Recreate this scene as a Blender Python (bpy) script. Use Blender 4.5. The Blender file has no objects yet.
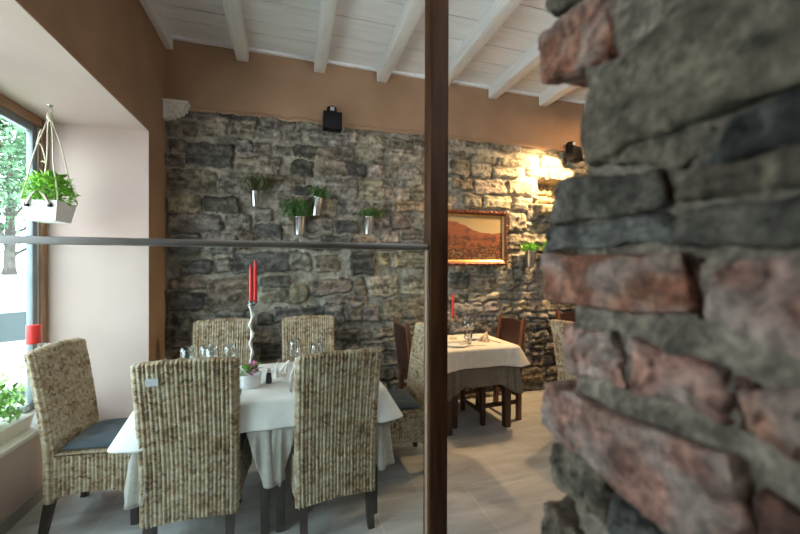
import bpy, math, random
import numpy as np
from mathutils import Vector, Matrix, noise as mnoise
R = math.radians
rng = random.Random(7)
sc = bpy.context.scene
COL = sc.collection

# ------------------------------------------------------------------ scene settings
sc.view_settings.view_transform = 'Standard'
sc.view_settings.look = 'None'
sc.view_settings.gamma = 1.0
sc.view_settings.use_curve_mapping = False
sc.view_settings.exposure = 0.42

EYE = 1.46          # eye height of the photographer
FPX = 368.0         # focal length for an 800 px wide frame
YAW = math.atan(110.0/FPX)
CS, SN = math.cos(YAW), math.sin(YAW)
cam_d = bpy.data.cameras.new('camera')
cam = bpy.data.objects.new('camera', cam_d); COL.objects.link(cam)
cam.location = (0, 0, EYE); cam.rotation_euler = (R(90), 0, -YAW)
cam_d.sensor_width = 36.0; cam_d.lens = 36.0*FPX/800.0
cam_d.shift_y = 2.5/800.0
cam_d.clip_start = 0.02
cam_d.dof.use_dof = True; cam_d.dof.focus_distance = 2.7; cam_d.dof.aperture_fstop = 3.3
sc.camera = cam

def on_x(px, py, X):
    """room point where the sight line through a photo pixel meets the plane X"""
    Z = 384.07*X/(px-290.0)
    return (X, (Z - X*SN)/CS, EYE + (269.5-py)/FPX*Z)
def on_y(px, py, Y):
    k = (px-290.0)/384.07
    X = k*Y*CS/(1-k*SN); Z = X*SN + Y*CS
    return (X, Y, EYE + (269.5-py)/FPX*Z)

# ------------------------------------------------------------------ materials
def lin(c):
    return tuple(((v/255.0)/12.92 if v/255.0 <= .04045 else ((v/255.0+.055)/1.055)**2.4) for v in c)
def new_mat(name):
    m = bpy.data.materials.new(name); m.use_nodes = True
    nt = m.node_tree; nt.nodes.clear()
    out = nt.nodes.new('ShaderNodeOutputMaterial')
    return m, nt, out
def N(nt, t, **kw):
    n = nt.nodes.new(t)
    for k, v in kw.items():
        if k in n.inputs: n.inputs[k].default_value = v
        else: setattr(n, k, v)
    return n
def mat(name, c1, c2=None, scale=8.0, rough=.6, metal=0.0, bump=0.0, bscale=60.0, stretch=None, detail=4.0, spec=.5, lo=.35, hi=.65,
        sheen=0.0, trans=0.0, sub=0.0, coords='Object', rnd=0.0):
    m, nt, out = new_mat(name); L = nt.links.new
    b = N(nt, 'ShaderNodeBsdfPrincipled'); b.inputs['Roughness'].default_value = rough
    b.inputs['Metallic'].default_value = metal
    b.inputs['Specular IOR Level'].default_value = spec
    if sheen: b.inputs['Sheen Weight'].default_value = sheen
    if trans: b.inputs['Transmission Weight'].default_value = trans
    if sub:
        b.inputs['Subsurface Weight'].default_value = sub; b.inputs['Subsurface Scale'].default_value = .02
    tc = N(nt, 'ShaderNodeTexCoord'); vec = tc.outputs[coords]
    if stretch:
        mp = N(nt, 'ShaderNodeMapping'); mp.inputs['Scale'].default_value = stretch
        L(vec, mp.inputs['Vector']); vec = mp.outputs['Vector']
    csock = None
    if c2 is not None:
        nz = N(nt, 'ShaderNodeTexNoise', Scale=scale, Detail=detail); L(vec, nz.inputs['Vector'])
        mr = N(nt, 'ShaderNodeMapRange'); mr.inputs['From Min'].default_value = lo; mr.inputs['From Max'].default_value = hi
        L(nz.outputs['Fac'], mr.inputs['Value'])
        mx = N(nt, 'ShaderNodeMix', data_type='RGBA')
        mx.inputs['A'].default_value = (*c1, 1); mx.inputs['B'].default_value = (*c2, 1)
        L(mr.outputs['Result'], mx.inputs['Factor']); csock = mx.outputs['Result']
    if csock is None: b.inputs['Base Color'].default_value = (*c1, 1)
    else: L(csock, b.inputs['Base Color'])
    if bump:
        n2 = N(nt, 'ShaderNodeTexNoise', Scale=bscale, Detail=5.0); L(vec, n2.inputs['Vector'])
        bp = N(nt, 'ShaderNodeBump', Strength=bump, Distance=.01); L(n2.outputs['Fac'], bp.inputs['Height'])
        L(bp.outputs['Normal'], b.inputs['Normal'])
    L(b.outputs['BSDF'], out.inputs['Surface'])
    return m
def glass_mat(name, tint=(1, 1, 1), rough=0.0, ior=1.45, gain=1.0):
    m, nt, out = new_mat(name); L = nt.links.new
    t = N(nt, 'ShaderNodeBsdfTransparent'); t.inputs['Color'].default_value = (*tint, 1)
    g = N(nt, 'ShaderNodeBsdfGlossy'); g.inputs['Roughness'].default_value = rough
    # Schlick reflectance from the angle between surface and sight line, the same on both faces of the sheet
    ge = N(nt, 'ShaderNodeNewGeometry'); dt = N(nt, 'ShaderNodeVectorMath', operation='DOT_PRODUCT')
    L(ge.outputs['Normal'], dt.inputs[0]); L(ge.outputs['Incoming'], dt.inputs[1])
    ab = N(nt, 'ShaderNodeMath', operation='ABSOLUTE'); L(dt.outputs['Value'], ab.inputs[0])
    om = N(nt, 'ShaderNodeMath', operation='SUBTRACT'); om.inputs[0].default_value = 1; L(ab.outputs[0], om.inputs[1]); om.use_clamp = True
    pw = N(nt, 'ShaderNodeMath', operation='POWER'); L(om.outputs[0], pw.inputs[0]); pw.inputs[1].default_value = 5
    f0 = ((ior-1)/(ior+1))**2
    f = N(nt, 'ShaderNodeMath', operation='MULTIPLY_ADD'); L(pw.outputs[0], f.inputs[0]); f.inputs[1].default_value = 1-f0; f.inputs[2].default_value = f0
    mul = N(nt, 'ShaderNodeMath', operation='MULTIPLY'); mul.inputs[1].default_value = gain; mul.use_clamp = True
    mx = N(nt, 'ShaderNodeMixShader')
    L(f.outputs[0], mul.inputs[0]); L(mul.outputs['Value'], mx.inputs['Fac'])
    L(t.outputs['BSDF'], mx.inputs[1]); L(g.outputs['BSDF'], mx.inputs[2]); L(mx.outputs['Shader'], out.inputs['Surface'])
    return m
def attr_mat(name, rough=.85, nscale=25.0, lo=.72, hi=1.25, bump=.6, bscale=45.0, bdist=.012, spec=.3, fine=0.0):
    """colour of each stone or strand from its vertex colour, broken up by noise"""
    m, nt, out = new_mat(name); L = nt.links.new
    b = N(nt, 'ShaderNodeBsdfPrincipled'); b.inputs['Roughness'].default_value = rough; b.inputs['Specular IOR Level'].default_value = spec
    a = N(nt, 'ShaderNodeAttribute', attribute_name='Col'); tc = N(nt, 'ShaderNodeTexCoord')
    nz = N(nt, 'ShaderNodeTexNoise', Scale=nscale, Detail=8.0, Roughness=.7); L(tc.outputs['Object'], nz.inputs['Vector'])
    mr = N(nt, 'ShaderNodeMapRange'); mr.inputs['From Min'].default_value = .3; mr.inputs['From Max'].default_value = .7
    mr.inputs['To Min'].default_value = lo; mr.inputs['To Max'].default_value = hi; L(nz.outputs['Fac'], mr.inputs['Value'])
    vm = N(nt, 'ShaderNodeVectorMath', operation='SCALE'); L(a.outputs['Color'], vm.inputs[0]); L(mr.outputs['Result'], vm.inputs['Scale'])
    last = vm
    if fine:
        n3 = N(nt, 'ShaderNodeTexNoise', Scale=fine, Detail=3.0); L(tc.outputs['Object'], n3.inputs['Vector'])
        m3 = N(nt, 'ShaderNodeMapRange'); m3.inputs['From Min'].default_value = .36; m3.inputs['From Max'].default_value = .62
        m3.inputs['To Min'].default_value = .72; m3.inputs['To Max'].default_value = 1.18; L(n3.outputs['Fac'], m3.inputs['Value'])
        last = N(nt, 'ShaderNodeVectorMath', operation='SCALE'); L(vm.outputs['Vector'], last.inputs[0]); L(m3.outputs['Result'], last.inputs['Scale'])
    L(last.outputs['Vector'], b.inputs['Base Color'])
    n2 = N(nt, 'ShaderNodeTexNoise', Scale=bscale, Detail=8.0, Roughness=.65); L(tc.outputs['Object'], n2.inputs['Vector'])
    bp = N(nt, 'ShaderNodeBump', Strength=bump, Distance=bdist); L(n2.outputs['Fac'], bp.inputs['Height'])
    L(bp.outputs['Normal'], b.inputs['Normal']); L(b.outputs['BSDF'], out.inputs['Surface'])
    return m

M = {}
M['ochre'] = mat('tan_plaster', (.33, .20, .120), (.38, .235, .145), 3.0, .8, bump=.15, bscale=40)
M['pink'] = mat('pale_pink_plaster', (.50, .385, .345), (.55, .43, .385), 2.0, .8, bump=.08, bscale=50)
M['white_plaster'] = mat('white_plaster', (.70, .66, .60), (.80, .76, .70), 30, .7, bump=.3, bscale=80)
M['stone'] = attr_mat('rubble_stone', nscale=22, lo=.5, hi=1.5, bump=.8, bscale=38, bdist=.02)
M['brick'] = attr_mat('old_brick', nscale=38, lo=.5, hi=1.5, bump=1.0, bscale=90, bdist=.010, fine=110.0)
M['wicker'] = attr_mat('woven_wicker', rough=.6, nscale=30, lo=.75, hi=1.25, bump=.4, bscale=220, bdist=.002, spec=.35)
M['white_wood'] = mat('whitewashed_wood', (.78, .79, .80), (.86, .87, .88), 3.0, .6, bump=.2, bscale=14, stretch=(1.0, 9, 9), lo=.3, hi=.62)
M['white_beam'] = mat('whitewashed_beam', (.77, .775, .78), (.86, .865, .87), 4.0, .6, bump=.2, bscale=14, stretch=(9, 1.0, 9), lo=.3, hi=.6)
M['dark_wood'] = mat('dark_stained_wood', (.030, .014, .008), (.085, .036, .016), 5.0, .45, bump=.12, bscale=20, stretch=(9, 9, .8))
M['post_wood'] = mat('brown_post_wood', (.026, .010, .0035), (.055, .021, .007), 6.0, .55, bump=.12, bscale=22, stretch=(9, 9, .7), spec=.15)
M['frame_wood'] = mat('window_frame_wood', (.26, .14, .08), (.34, .19, .11), 5.0, .5, stretch=(1, 1, 1))
M['chair_leg'] = mat('black_brown_leg', (.018, .014, .012), (.035, .026, .02), 6.0, .4, stretch=(8, 8, 1))
M['leather'] = mat('dark_red_leather', (.028, .009, .006), (.045, .014, .009), 9.0, .4, bump=.1, bscale=90)
M['chair_wood'] = mat('brown_chair_wood', (.10, .035, .014), (.17, .065, .026), 6.0, .4, stretch=(8, 8, 1))
M['charcoal'] = mat('charcoal_fabric', (.034, .052, .068), (.050, .070, .088), 60, .85, bump=.3, bscale=300, sheen=.2)
M['linen_white'] = mat('white_tablecloth', (.74, .74, .72), (.80, .80, .78), 20, .8, bump=.12, bscale=250, sheen=.1)
M['linen_grey'] = mat('grey_linen', (.34, .325, .29), (.40, .385, .345), 40, .85, bump=.15, bscale=300, sheen=.1)
M['linen_cream'] = mat('cream_tablecloth', (.68, .62, .52), (.74, .68, .58), 20, .8, bump=.12, bscale=250)
M['linen_taupe'] = mat('taupe_linen', (.155, .128, .092), (.19, .155, .115), 40, .85, bump=.15, bscale=300)
M['napkin'] = mat('napkin_cotton', (.78, .76, .73), (.84, .82, .79), 30, .8, bump=.1, bscale=200)
M['napkin_peach'] = mat('peach_napkin', (.74, .56, .40), (.80, .64, .48), 20, .8)
M['steel'] = mat('brushed_steel', (.24, .25, .25), (.29, .30, .30), 6, .38, 1.0, bump=.05, bscale=20, stretch=(1, 1, 120))
M['zinc'] = mat('zinc_bucket', (.62, .63, .64), (.72, .73, .74), 14, .22, 1.0)
M['alu'] = mat('grey_aluminium', (.22, .27, .31), (.26, .31, .35), 6, .4, .3)
M['alu_light'] = mat('brown_edge_profile', (.30, .20, .13), None, rough=.5)
M['black'] = mat('black_lamp_housing', (.004, .004, .005), (.007, .007, .008), 30, .55, spec=.2)
M['black_label'] = mat('pale_sticker', (.45, .46, .48), None, rough=.5)
M['red_wax'] = mat('red_wax', (.62, .012, .012), (.72, .03, .025), 8, .4, sub=.15)
M['white_ceramic'] = mat('white_glazed_ceramic', (.78, .79, .80), None, rough=.2)
M['cutlery'] = mat('polished_cutlery', (.60, .60, .60), None, rough=.15, metal=1.0)
M['glass_cup'] = glass_mat('clear_wine_glass', (.95, .96, .96), 0.02, 1.5, 3.0)
M['pane'] = glass_mat('window_glass', (.95, .98, .97), 0.0, 1.45)
M['partition'] = glass_mat('partition_glass', (.955, .985, .98), 0.0, 1.45, .75)
M['twisted'] = mat('white_twisted_metal', (.74, .73, .71), (.82, .81, .79), 40, .35, .2)
M['peel'] = mat('purple_flower', (.35, .06, .16), (.55, .16, .28), 60, .6)
M['leaf'] = mat('fresh_green_leaf', (.09, .27, .03), (.20, .45, .06), 40, .5, trans=0)
M['leaf_basil'] = mat('bright_basil_leaf', (.16, .42, .035), (.32, .62, .08), 30, .5)
M['leaf_dark'] = mat('dark_herb_leaf', (.03, .08, .018), (.07, .16, .03), 60, .6)
M['leaf_mid'] = mat('mid_green_herb_leaf', (.05, .11, .02), (.10, .20, .04), 60, .6)
M['leaf_olive'] = mat('dry_herb_leaf', (.07, .085, .03), (.13, .13, .05), 60, .7)
M['leaf_tree'] = mat('tree_leaf', (.055, .15, .075), (.13, .27, .14), 1.2, .6)
M['bark'] = mat('tree_bark', (.05, .045, .04), (.09, .08, .075), 6, .9, bump=.5, bscale=12)
M['soil'] = mat('dark_soil', (.03, .02, .014), (.06, .04, .03), 60, .95, bump=.5, bscale=90)
M['rope'] = mat('cream_cotton_rope', (.66, .60, .48), (.76, .70, .58), 200, .85, bump=.3, bscale=400)
M['pot_white'] = mat('white_zinc_planter', (.74, .75, .75), (.80, .81, .81), 20, .5)
M['trough'] = mat('cream_trough', (.66, .62, .55), (.72, .68, .60), 10, .6)
M['marble'] = mat('white_sill_marble', (.62, .60, .57), (.74, .72, .69), 5, .3)
M['skirting'] = mat('grey_skirting', (.26, .25, .24), (.31, .30, .29), 5, .5)
M['gold_frame'] = mat('carved_red_gilt_frame', (.14, .028, .010), (.32, .11, .028), 45, .35, .25, bump=.8, bscale=70, lo=.42, hi=.7)
M['gilt'] = mat('gilt_liner', (.52, .30, .09), (.62, .38, .13), 30, .35, .6)
M['asphalt'] = mat('pale_pavement', (.62, .62, .60), (.70, .70, .68), 2, .9)
M['grass'] = mat('lawn', (.30, .42, .20), (.42, .52, .28), 3, .9)
M['car_paint'] = mat('grey_car_paint', (.50, .53, .56), None, rough=.25, metal=.3)
M['car_dark'] = mat('dark_car_paint', (.06, .16, .17), None, rough=.25, metal=.2)
M['car_glass'] = mat('dark_car_glass', (.03, .05, .06), None, rough=.1)
M['tyre'] = mat('tyre_rubber', (.02, .02, .02), None, rough=.8)
M['hub'] = mat('wheel_hub', (.5, .5, .5), None, rough=.3, metal=.8)
M['red_lamp'] = mat('red_tail_lamp', (.55, .03, .03), None, rough=.3)
M['facade'] = mat('pale_facade', (.66, .64, .60), (.72, .70, .66), 1, .9)
M['pepper'] = mat('dark_blue_shaker', (.02, .03, .05), None, rough=.2)
M['vase_glass'] = glass_mat('clear_vase_glass', (.94, .96, .96), 0.02, 1.5, 1.4)
M['plain_wall'] = mat('cream_plaster', (.60, .52, .44), (.65, .57, .49), 2, .8)

def floor_mat():
    m, nt, out = new_mat('large_grey_tiles'); L = nt.links.new
    b = N(nt, 'ShaderNodeBsdfPrincipled'); b.inputs['Roughness'].default_value = .38
    tc = N(nt, 'ShaderNodeTexCoord')
    mp = N(nt, 'ShaderNodeMapping'); mp.inputs['Location'].default_value = (.12, .22, 0); L(tc.outputs['Object'], mp.inputs['Vector'])
    br = N(nt, 'ShaderNodeTexBrick'); br.offset = .5; br.squash = 1
    for k, v in (('Color1', (.37, .365, .355, 1)), ('Color2', (.41, .405, .395, 1)), ('Mortar', (.50, .495, .485, 1)), ('Scale', 1.0), ('Mortar Size', .003),
                 ('Mortar Smooth', .3), ('Brick Width', .62), ('Row Height', .62)):
        br.inputs[k].default_value = v
    L(mp.outputs['Vector'], br.inputs['Vector'])
    m2 = N(nt, 'ShaderNodeMapping'); m2.inputs['Scale'].default_value = (1.2, 4.5, 1); m2.inputs['Rotation'].default_value = (0, 0, .5); L(tc.outputs['Object'], m2.inputs['Vector'])
    nz = N(nt, 'ShaderNodeTexNoise', Scale=1.6, Detail=7.0, Roughness=.62, Distortion=.8); L(m2.outputs['Vector'], nz.inputs['Vector'])
    mr = N(nt, 'ShaderNodeMapRange'); mr.inputs['From Min'].default_value = .3; mr.inputs['From Max'].default_value = .7
    mr.inputs['To Min'].default_value = .74; mr.inputs['To Max'].default_value = 1.24; L(nz.outputs['Fac'], mr.inputs['Value'])
    vm = N(nt, 'ShaderNodeVectorMath', operation='SCALE'); L(br.outputs['Color'], vm.inputs[0]); L(mr.outputs['Result'], vm.inputs['Scale'])
    L(vm.outputs['Vector'], b.inputs['Base Color']); L(b.outputs['BSDF'], out.inputs['Surface'])
    return m
M['floor'] = floor_mat()

def canvas_mat():
    """red hillside above a village under a yellow sky; generated coordinates of the canvas (x across, z up)"""
    m, nt, out = new_mat('painted_landscape'); L = nt.links.new
    b = N(nt, 'ShaderNodeBsdfPrincipled'); b.inputs['Roughness'].default_value = .5
    tc = N(nt, 'ShaderNodeTexCoord'); sep = N(nt, 'ShaderNodeSeparateXYZ'); L(tc.outputs['Generated'], sep.inputs[0])
    sky = N(nt, 'ShaderNodeValToRGB'); e = sky.color_ramp.elements
    e[0].position = .55; e[0].color = (.44, .33, .17, 1); e[1].position = 1; e[1].color = (.33, .21, .08, 1)
    L(sep.outputs['Z'], sky.inputs['Fac'])
    land = N(nt, 'ShaderNodeValToRGB'); e = land.color_ramp.elements
    e[0].position = 0; e[0].color = (.24, .12, .045, 1); e[1].position = .85; e[1].color = (.27, .075, .025, 1)
    k = land.color_ramp.elements.new(.22); k.color = (.05, .022, .012, 1)
    k = land.color_ramp.elements.new(.45); k.color = (.15, .042, .016, 1)
    n1 = N(nt, 'ShaderNodeTexNoise', Scale=9.0, Detail=6.0); L(tc.outputs['Generated'], n1.inputs['Vector'])
    a1 = N(nt, 'ShaderNodeMath', operation='MULTIPLY_ADD'); a1.inputs[1].default_value = 2.6; L(n1.outputs['Fac'], a1.inputs[0]); L(sep.outputs['Z'], a1.inputs[2])
    s1 = N(nt, 'ShaderNodeMath', operation='SUBTRACT'); L(a1.outputs[0], s1.inputs[0]); s1.inputs[1].default_value = 1.15; L(s1.outputs[0], land.inputs['Fac'])
    # hill line falls from the left towards the right
    n2 = N(nt, 'ShaderNodeTexNoise', Scale=3.0, Detail=3.0); L(tc.outputs['Generated'], n2.inputs['Vector'])
    h = N(nt, 'ShaderNodeMath', operation='MULTIPLY_ADD'); h.inputs[1].default_value = -.42; h.inputs[2].default_value = .76; L(sep.outputs['X'], h.inputs[0])
    h1 = N(nt, 'ShaderNodeMath', operation='MAXIMUM'); L(h.outputs[0], h1.inputs[0]); h1.inputs[1].default_value = .47
    h2 = N(nt, 'ShaderNodeMath', operation='MULTIPLY_ADD'); h2.inputs[1].default_value = .30; L(n2.outputs['Fac'], h2.inputs[0]); L(h1.outputs[0], h2.inputs[2])
    gt = N(nt, 'ShaderNodeMath', operation='GREATER_THAN'); L(sep.outputs['Z'], gt.inputs[0]); L(h2.outputs[0], gt.inputs[1])
    # pale houses in the lower half
    v = N(nt, 'ShaderNodeTexVoronoi', Scale=26.0); L(tc.outputs['Generated'], v.inputs['Vector'])
    lt = N(nt, 'ShaderNodeMath', operation='LESS_THAN'); L(v.outputs['Distance'], lt.inputs[0]); lt.inputs[1].default_value = .30
    lz = N(nt, 'ShaderNodeMath', operation='LESS_THAN'); L(sep.outputs['Z'], lz.inputs[0]); lz.inputs[1].default_value = .46
    ml = N(nt, 'ShaderNodeMath', operation='MULTIPLY'); L(lt.outputs[0], ml.inputs[0]); L(lz.outputs[0], ml.inputs[1])
    ms = N(nt, 'ShaderNodeMath', operation='MULTIPLY'); L(ml.outputs[0], ms.inputs[0]); ms.inputs[1].default_value = .55
    mxh = N(nt, 'ShaderNodeMix', data_type='RGBA'); L(ms.outputs[0], mxh.inputs['Factor']); L(land.outputs['Color'], mxh.inputs['A']); mxh.inputs['B'].default_value = (.52, .25, .08, 1)
    mx = N(nt, 'ShaderNodeMix', data_type='RGBA'); L(gt.outputs[0], mx.inputs['Factor']); L(mxh.outputs['Result'], mx.inputs['A']); L(sky.outputs['Color'], mx.inputs['B'])
    L(mx.outputs['Result'], b.inputs['Base Color']); L(b.outputs['BSDF'], out.inputs['Surface'])
    return m
M['canvas'] = canvas_mat()

# ------------------------------------------------------------------ mesh helpers
class MB:
    """collects verts/faces of one mesh"""
    def __init__(s): s.v = []; s.f = []
    def add(s, vs, fs):
        o = len(s.v); s.v += [tuple(x) for x in vs]; s.f += [tuple(i+o for i in f) for f in fs]; return s
    def box(s, x0, y0, z0, x1, y1, z1, mtx=None):
        vs = [(x0, y0, z0), (x1, y0, z0), (x1, y1, z0), (x0, y1, z0), (x0, y0, z1), (x1, y0, z1), (x1, y1, z1), (x0, y1, z1)]
        if mtx is not None: vs = [tuple(mtx @ Vector(p)) for p in vs]
        return s.add(vs, [(3, 2, 1, 0), (4, 5, 6, 7), (0, 1, 5, 4), (1, 2, 6, 5), (2, 3, 7, 6), (3, 0, 4, 7)])
    def taper(s, c0, h0, c1, h1):
        """frustum with rectangular ends (half sizes h0, h1) from point c0 up to c1"""
        vs = [(c0[0]+a*h0[0], c0[1]+b*h0[1], c0[2]) for a, b in ((-1, -1), (1, -1), (1, 1), (-1, 1))]
        vs += [(c1[0]+a*h1[0], c1[1]+b*h1[1], c1[2]) for a, b in ((-1, -1), (1, -1), (1, 1), (-1, 1))]
        return s.add(vs, [(3, 2, 1, 0), (4, 5, 6, 7), (0, 1, 5, 4), (1, 2, 6, 5), (2, 3, 7, 6), (3, 0, 4, 7)])
    def lathe(s, prof, seg=20, c=(0, 0, 0), closed=False):
        o = []; fs = []
        for r, z in prof:
            for k in range(seg):
                a = 2*math.pi*k/seg; o.append((c[0]+r*math.cos(a), c[1]+r*math.sin(a), c[2]+z))
        n = len(prof)
        for i in range(n-1):
            for k in range(seg):
                k2 = (k+1) % seg; fs.append((i*seg+k, i*seg+k2, (i+1)*seg+k2, (i+1)*seg+k))
        if not closed:
            fs.append(tuple(reversed(range(seg)))); fs.append(tuple((n-1)*seg+k for k in range(seg)))
        return s.add(o, fs)
    def tube(s, pts, r, seg=8):
        pts = [Vector(p) for p in pts]; o = []; fs = []; n = len(pts)
        up = Vector((0.3, .9, .31)).normalized()
        for i, p in enumerate(pts):
            t = (pts[min(i+1, n-1)]-pts[max(i-1, 0)])
            if t.length < 1e-9: t = Vector((0, 0, 1))
            t.normalize(); a = t.cross(up)
            if a.length < .05: a = t.cross(Vector((1, 0, 0)))
            a.normalize(); b = t.cross(a); rr = r[i] if isinstance(r, (list, tuple)) else r
            for k in range(seg):
                an = 2*math.pi*k/seg; q = p + a*(rr*math.cos(an)) + b*(rr*math.sin(an)); o.append(tuple(q))
        for i in range(n-1):
            for k in range(seg):
                k2 = (k+1) % seg; fs.append((i*seg+k, i*seg+k2, (i+1)*seg+k2, (i+1)*seg+k))
        fs.append(tuple(reversed(range(seg)))); fs.append(tuple((n-1)*seg+k for k in range(seg)))
        return s.add(o, fs)
    def mesh(s, name, m, smooth=False):
        me = bpy.data.meshes.new(name); me.from_pydata(s.v, [], s.f); me.update()
        if m: me.materials.append(m)
        if smooth: me.polygons.foreach_set('use_smooth', [True]*len(me.polygons))
        return me
    def build(s, name, m, parent=None, smooth=False, bevel=0.0, seg=2):
        o = bpy.data.objects.new(name, s.mesh(name, m, smooth)); COL.objects.link(o)
        if parent: o.parent = parent
        if bevel:
            b = o.modifiers.new('bevel', 'BEVEL'); b.width = bevel; b.segments = seg; b.limit_method = 'ANGLE'; b.angle_limit = R(40)
            o.data.polygons.foreach_set('use_smooth', [True]*len(o.data.polygons))
        elif smooth and smooth != 'all':
            pass
        return o
def np_mesh(name, V, F, m, col=None, smooth=True):
    me = bpy.data.meshes.new(name)
    V = np.asarray(V, dtype=np.float32); F = np.asarray(F, dtype=np.int32)
    me.vertices.add(len(V)); me.vertices.foreach_set('co', V.ravel())
    me.loops.add(F.size); me.loops.foreach_set('vertex_index', F.ravel())
    me.polygons.add(len(F)); me.polygons.foreach_set('loop_start', np.arange(0, F.size, F.shape[1], dtype=np.int32))
    me.polygons.foreach_set('use_smooth', np.full(len(F), smooth))
    me.update(calc_edges=True); me.validate()
    if col is not None:
        a = me.color_attributes.new('Col', 'FLOAT_COLOR', 'POINT')
        c4 = np.ones((len(V), 4), dtype=np.float32); c4[:, :3] = col; a.data.foreach_set('color', c4.ravel())
    if m: me.materials.append(m)
    return me
def grid_faces(nu, nv, wrap=False):
    i = np.arange(nu if wrap else nu-1); j = np.arange(nv-1)
    I, J = np.meshgrid(i, j, indexing='ij'); I2 = (I+1) % nu
    return np.stack([I*nv+J, I2*nv+J, I2*nv+J+1, I*nv+J+1], axis=-1).reshape(-1, 4)
def link(name, me, parent=None):
    o = bpy.data.objects.new(name, me); COL.objects.link(o)
    if parent: o.parent = parent
    return o
def tag(o, label, cat, group=None, kind=None):
    o['label'] = label; o['category'] = cat
    if group: o['group'] = group
    if kind: o['kind'] = kind
    return o
def thing(name, loc, label, cat, rz=0.0, group=None):
    o = bpy.data.objects.new(name, None); COL.objects.link(o); o.empty_display_size = .1
    o.location = loc; o.rotation_euler = (0, 0, rz)
    return tag(o, label, cat, group)
def struct(o): o['kind'] = 'structure'; return o
def dup(o, loc=None, rz=None, label=None, group=None, parent=None):
    c = o.copy(); COL.objects.link(c)
    if parent: c.parent = parent
    for ch in [k for k in bpy.data.objects if k.parent == o]: dup(ch, parent=c)
    if loc is not None: c.location = loc
    if rz is not None: c.rotation_euler = (0, 0, rz)
    if label: c['label'] = label
    if group: c['group'] = group
    return c
def vnoise(P, s, oct=3, seed=0.0):
    """smooth noise for an array of points"""
    out = np.empty(len(P))
    for i, p in enumerate(P):
        v = 0; a = 1; f = s
        for _ in range(oct):
            v += a*mnoise.noise(Vector((p[0]*f+seed, p[1]*f-seed, p[2]*f+2*seed))); a *= .5; f *= 2.1
        out[i] = v
    return out
def lattice_noise(shape, cell, seed):
    """value noise on a 2-D grid, cell given in samples"""
    r = np.random.RandomState(seed); gy = int(shape[0]/cell)+3; gx = int(shape[1]/cell)+3
    g = r.rand(gy, gx); y = np.arange(shape[0])/cell; x = np.arange(shape[1])/cell
    yi = y.astype(int); xi = x.astype(int); fy = y-yi; fx = x-xi
    fy = fy*fy*(3-2*fy); fx = fx*fx*(3-2*fx)
    a = g[yi][:, xi]; b = g[yi][:, xi+1]; c = g[yi+1][:, xi]; d = g[yi+1][:, xi+1]
    fx = fx[None, :]; fy = fy[:, None]
    return (a*(1-fx)+b*fx)*(1-fy)+(c*(1-fx)+d*fx)*fy - .5

# ------------------------------------------------------------------ dimensions of the room
XL, YB, ZC = -1.073, 3.78, 3.565      # left wall plane, back wall plane, ceiling
XW, YR, ZS = -1.76, 3.37, 2.56        # window plane, end of the window recess, its soffit
XP, ZP = -1.52, .46                   # parapet face and sill height
YW = .15                              # near end of the window recess
YF, XR = -2.6, 5.2                    # wall behind the photographer, far right wall
ZT = 2.915                            # top of the bare stone

fl = struct(MB().box(XW-.05, YF-.2, -.12, XR+.2, YB+.25, 0).build('floor', M['floor']))

# ceiling boards with dark gaps, and the beams under them
ceil = struct(MB().box(XL-.3, YF-.2, ZC+.03, XR+.2, YB+.25, ZC+.2).build('ceiling', M['dark_wood']))
ce = MB()
y = YB+.02; ws = [.30, .17, .27, .27]
k = 0
while y > YF-.1:
    w = ws[k] if k < 4 else .27
    ce.box(XL-.05, y-w+.011, ZC, XR+.1, y, ZC+.031); y -= w; k += 1
ce.build('boards', M['white_wood'], ceil)
for bx in (-.43, .285, .925, 1.585, 2.24, 2.925, 3.6, 4.28):
    MB().box(bx-.055, YF, ZC-.135, bx+.055, YB-.01, ZC).build('beam', M['white_beam'], ceil, bevel=.008)
MB().box(XL+.001, YF, ZC-.12, XL+.06, YB, ZC).build('beam', M['white_beam'], ceil, bevel=.006)
MB().box(XL+.06, YB-.035, ZC-.028, XR, YB, ZC).build('cornice_strip', M['white_beam'], ceil)

# left wall with its window recess
wl = MB(); wl.box(XL-.3, YF, ZS+.002, XL, YB+.25, ZC+.05).box(XL-.3, YF, 0, XL, YW, ZS+.002).box(XW-.05, YR+.002, 0, XL, YB+.25, ZS+.002)
wl = struct(wl.build('wall_left', M['ochre']))
MB().box(XW-.05, YW, ZS-.004, XL-.0005, YR, ZS+.06).build('soffit', M['pink'], wl)
MB().box(XW-.05, YW-.05, 0, XL-.299, YW, ZS).box(XW-.045, YR-.004, 0, XL-.0005, YR+.05, ZS).build('recess_side', M['pink'], wl)
MB().box(XW-.05, YW, 0, XP, YR, ZP-.03).build('parapet', M['pink'], wl)
struct(MB().box(XW-.02, YW, ZP-.03, XP+.015, YR, ZP).build('trim_1', M['marble'], bevel=.004))
struct(MB().box(XP, YW, 0, XP+.012, YR, .075).build('baseboard_left', M['skirting']))
# window
w1 = MB()
for a in (YR-.004-.055, ): w1.box(XW-.03, a, ZP, XW+.035, a+.055, ZS-.004)
w1.box(XW-.03, YW, ZS-.004-.06, XW+.035, YR-.06, ZS-.004)
w1 = struct(w1.build('window_1', M['frame_wood'], bevel=.004))
sash = MB(); yy = [YR-.06]; 
edges = [(YR-.06, 1.75), (1.75, YW)]
for hi, lo in edges:
    sash.box(XW-.03, hi-.055, ZP, XW+.008, hi, ZS-.064); sash.box(XW-.03, lo, ZP, XW+.008, lo+.055, ZS-.064)
    sash.box(XW-.03, lo+.055, ZP, XW+.008, hi-.055, ZP+.055); sash.box(XW-.03, lo+.055, ZS-.119, XW+.008, hi-.055, ZS-.064)
sash.build('sash', M['alu'], w1, bevel=.003)
MB().box(XW+.008, YR-.068, ZP+.01, XW+.014, YR-.0605, ZS-.07).build('sash_gasket', M['white_ceramic'], w1)
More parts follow.
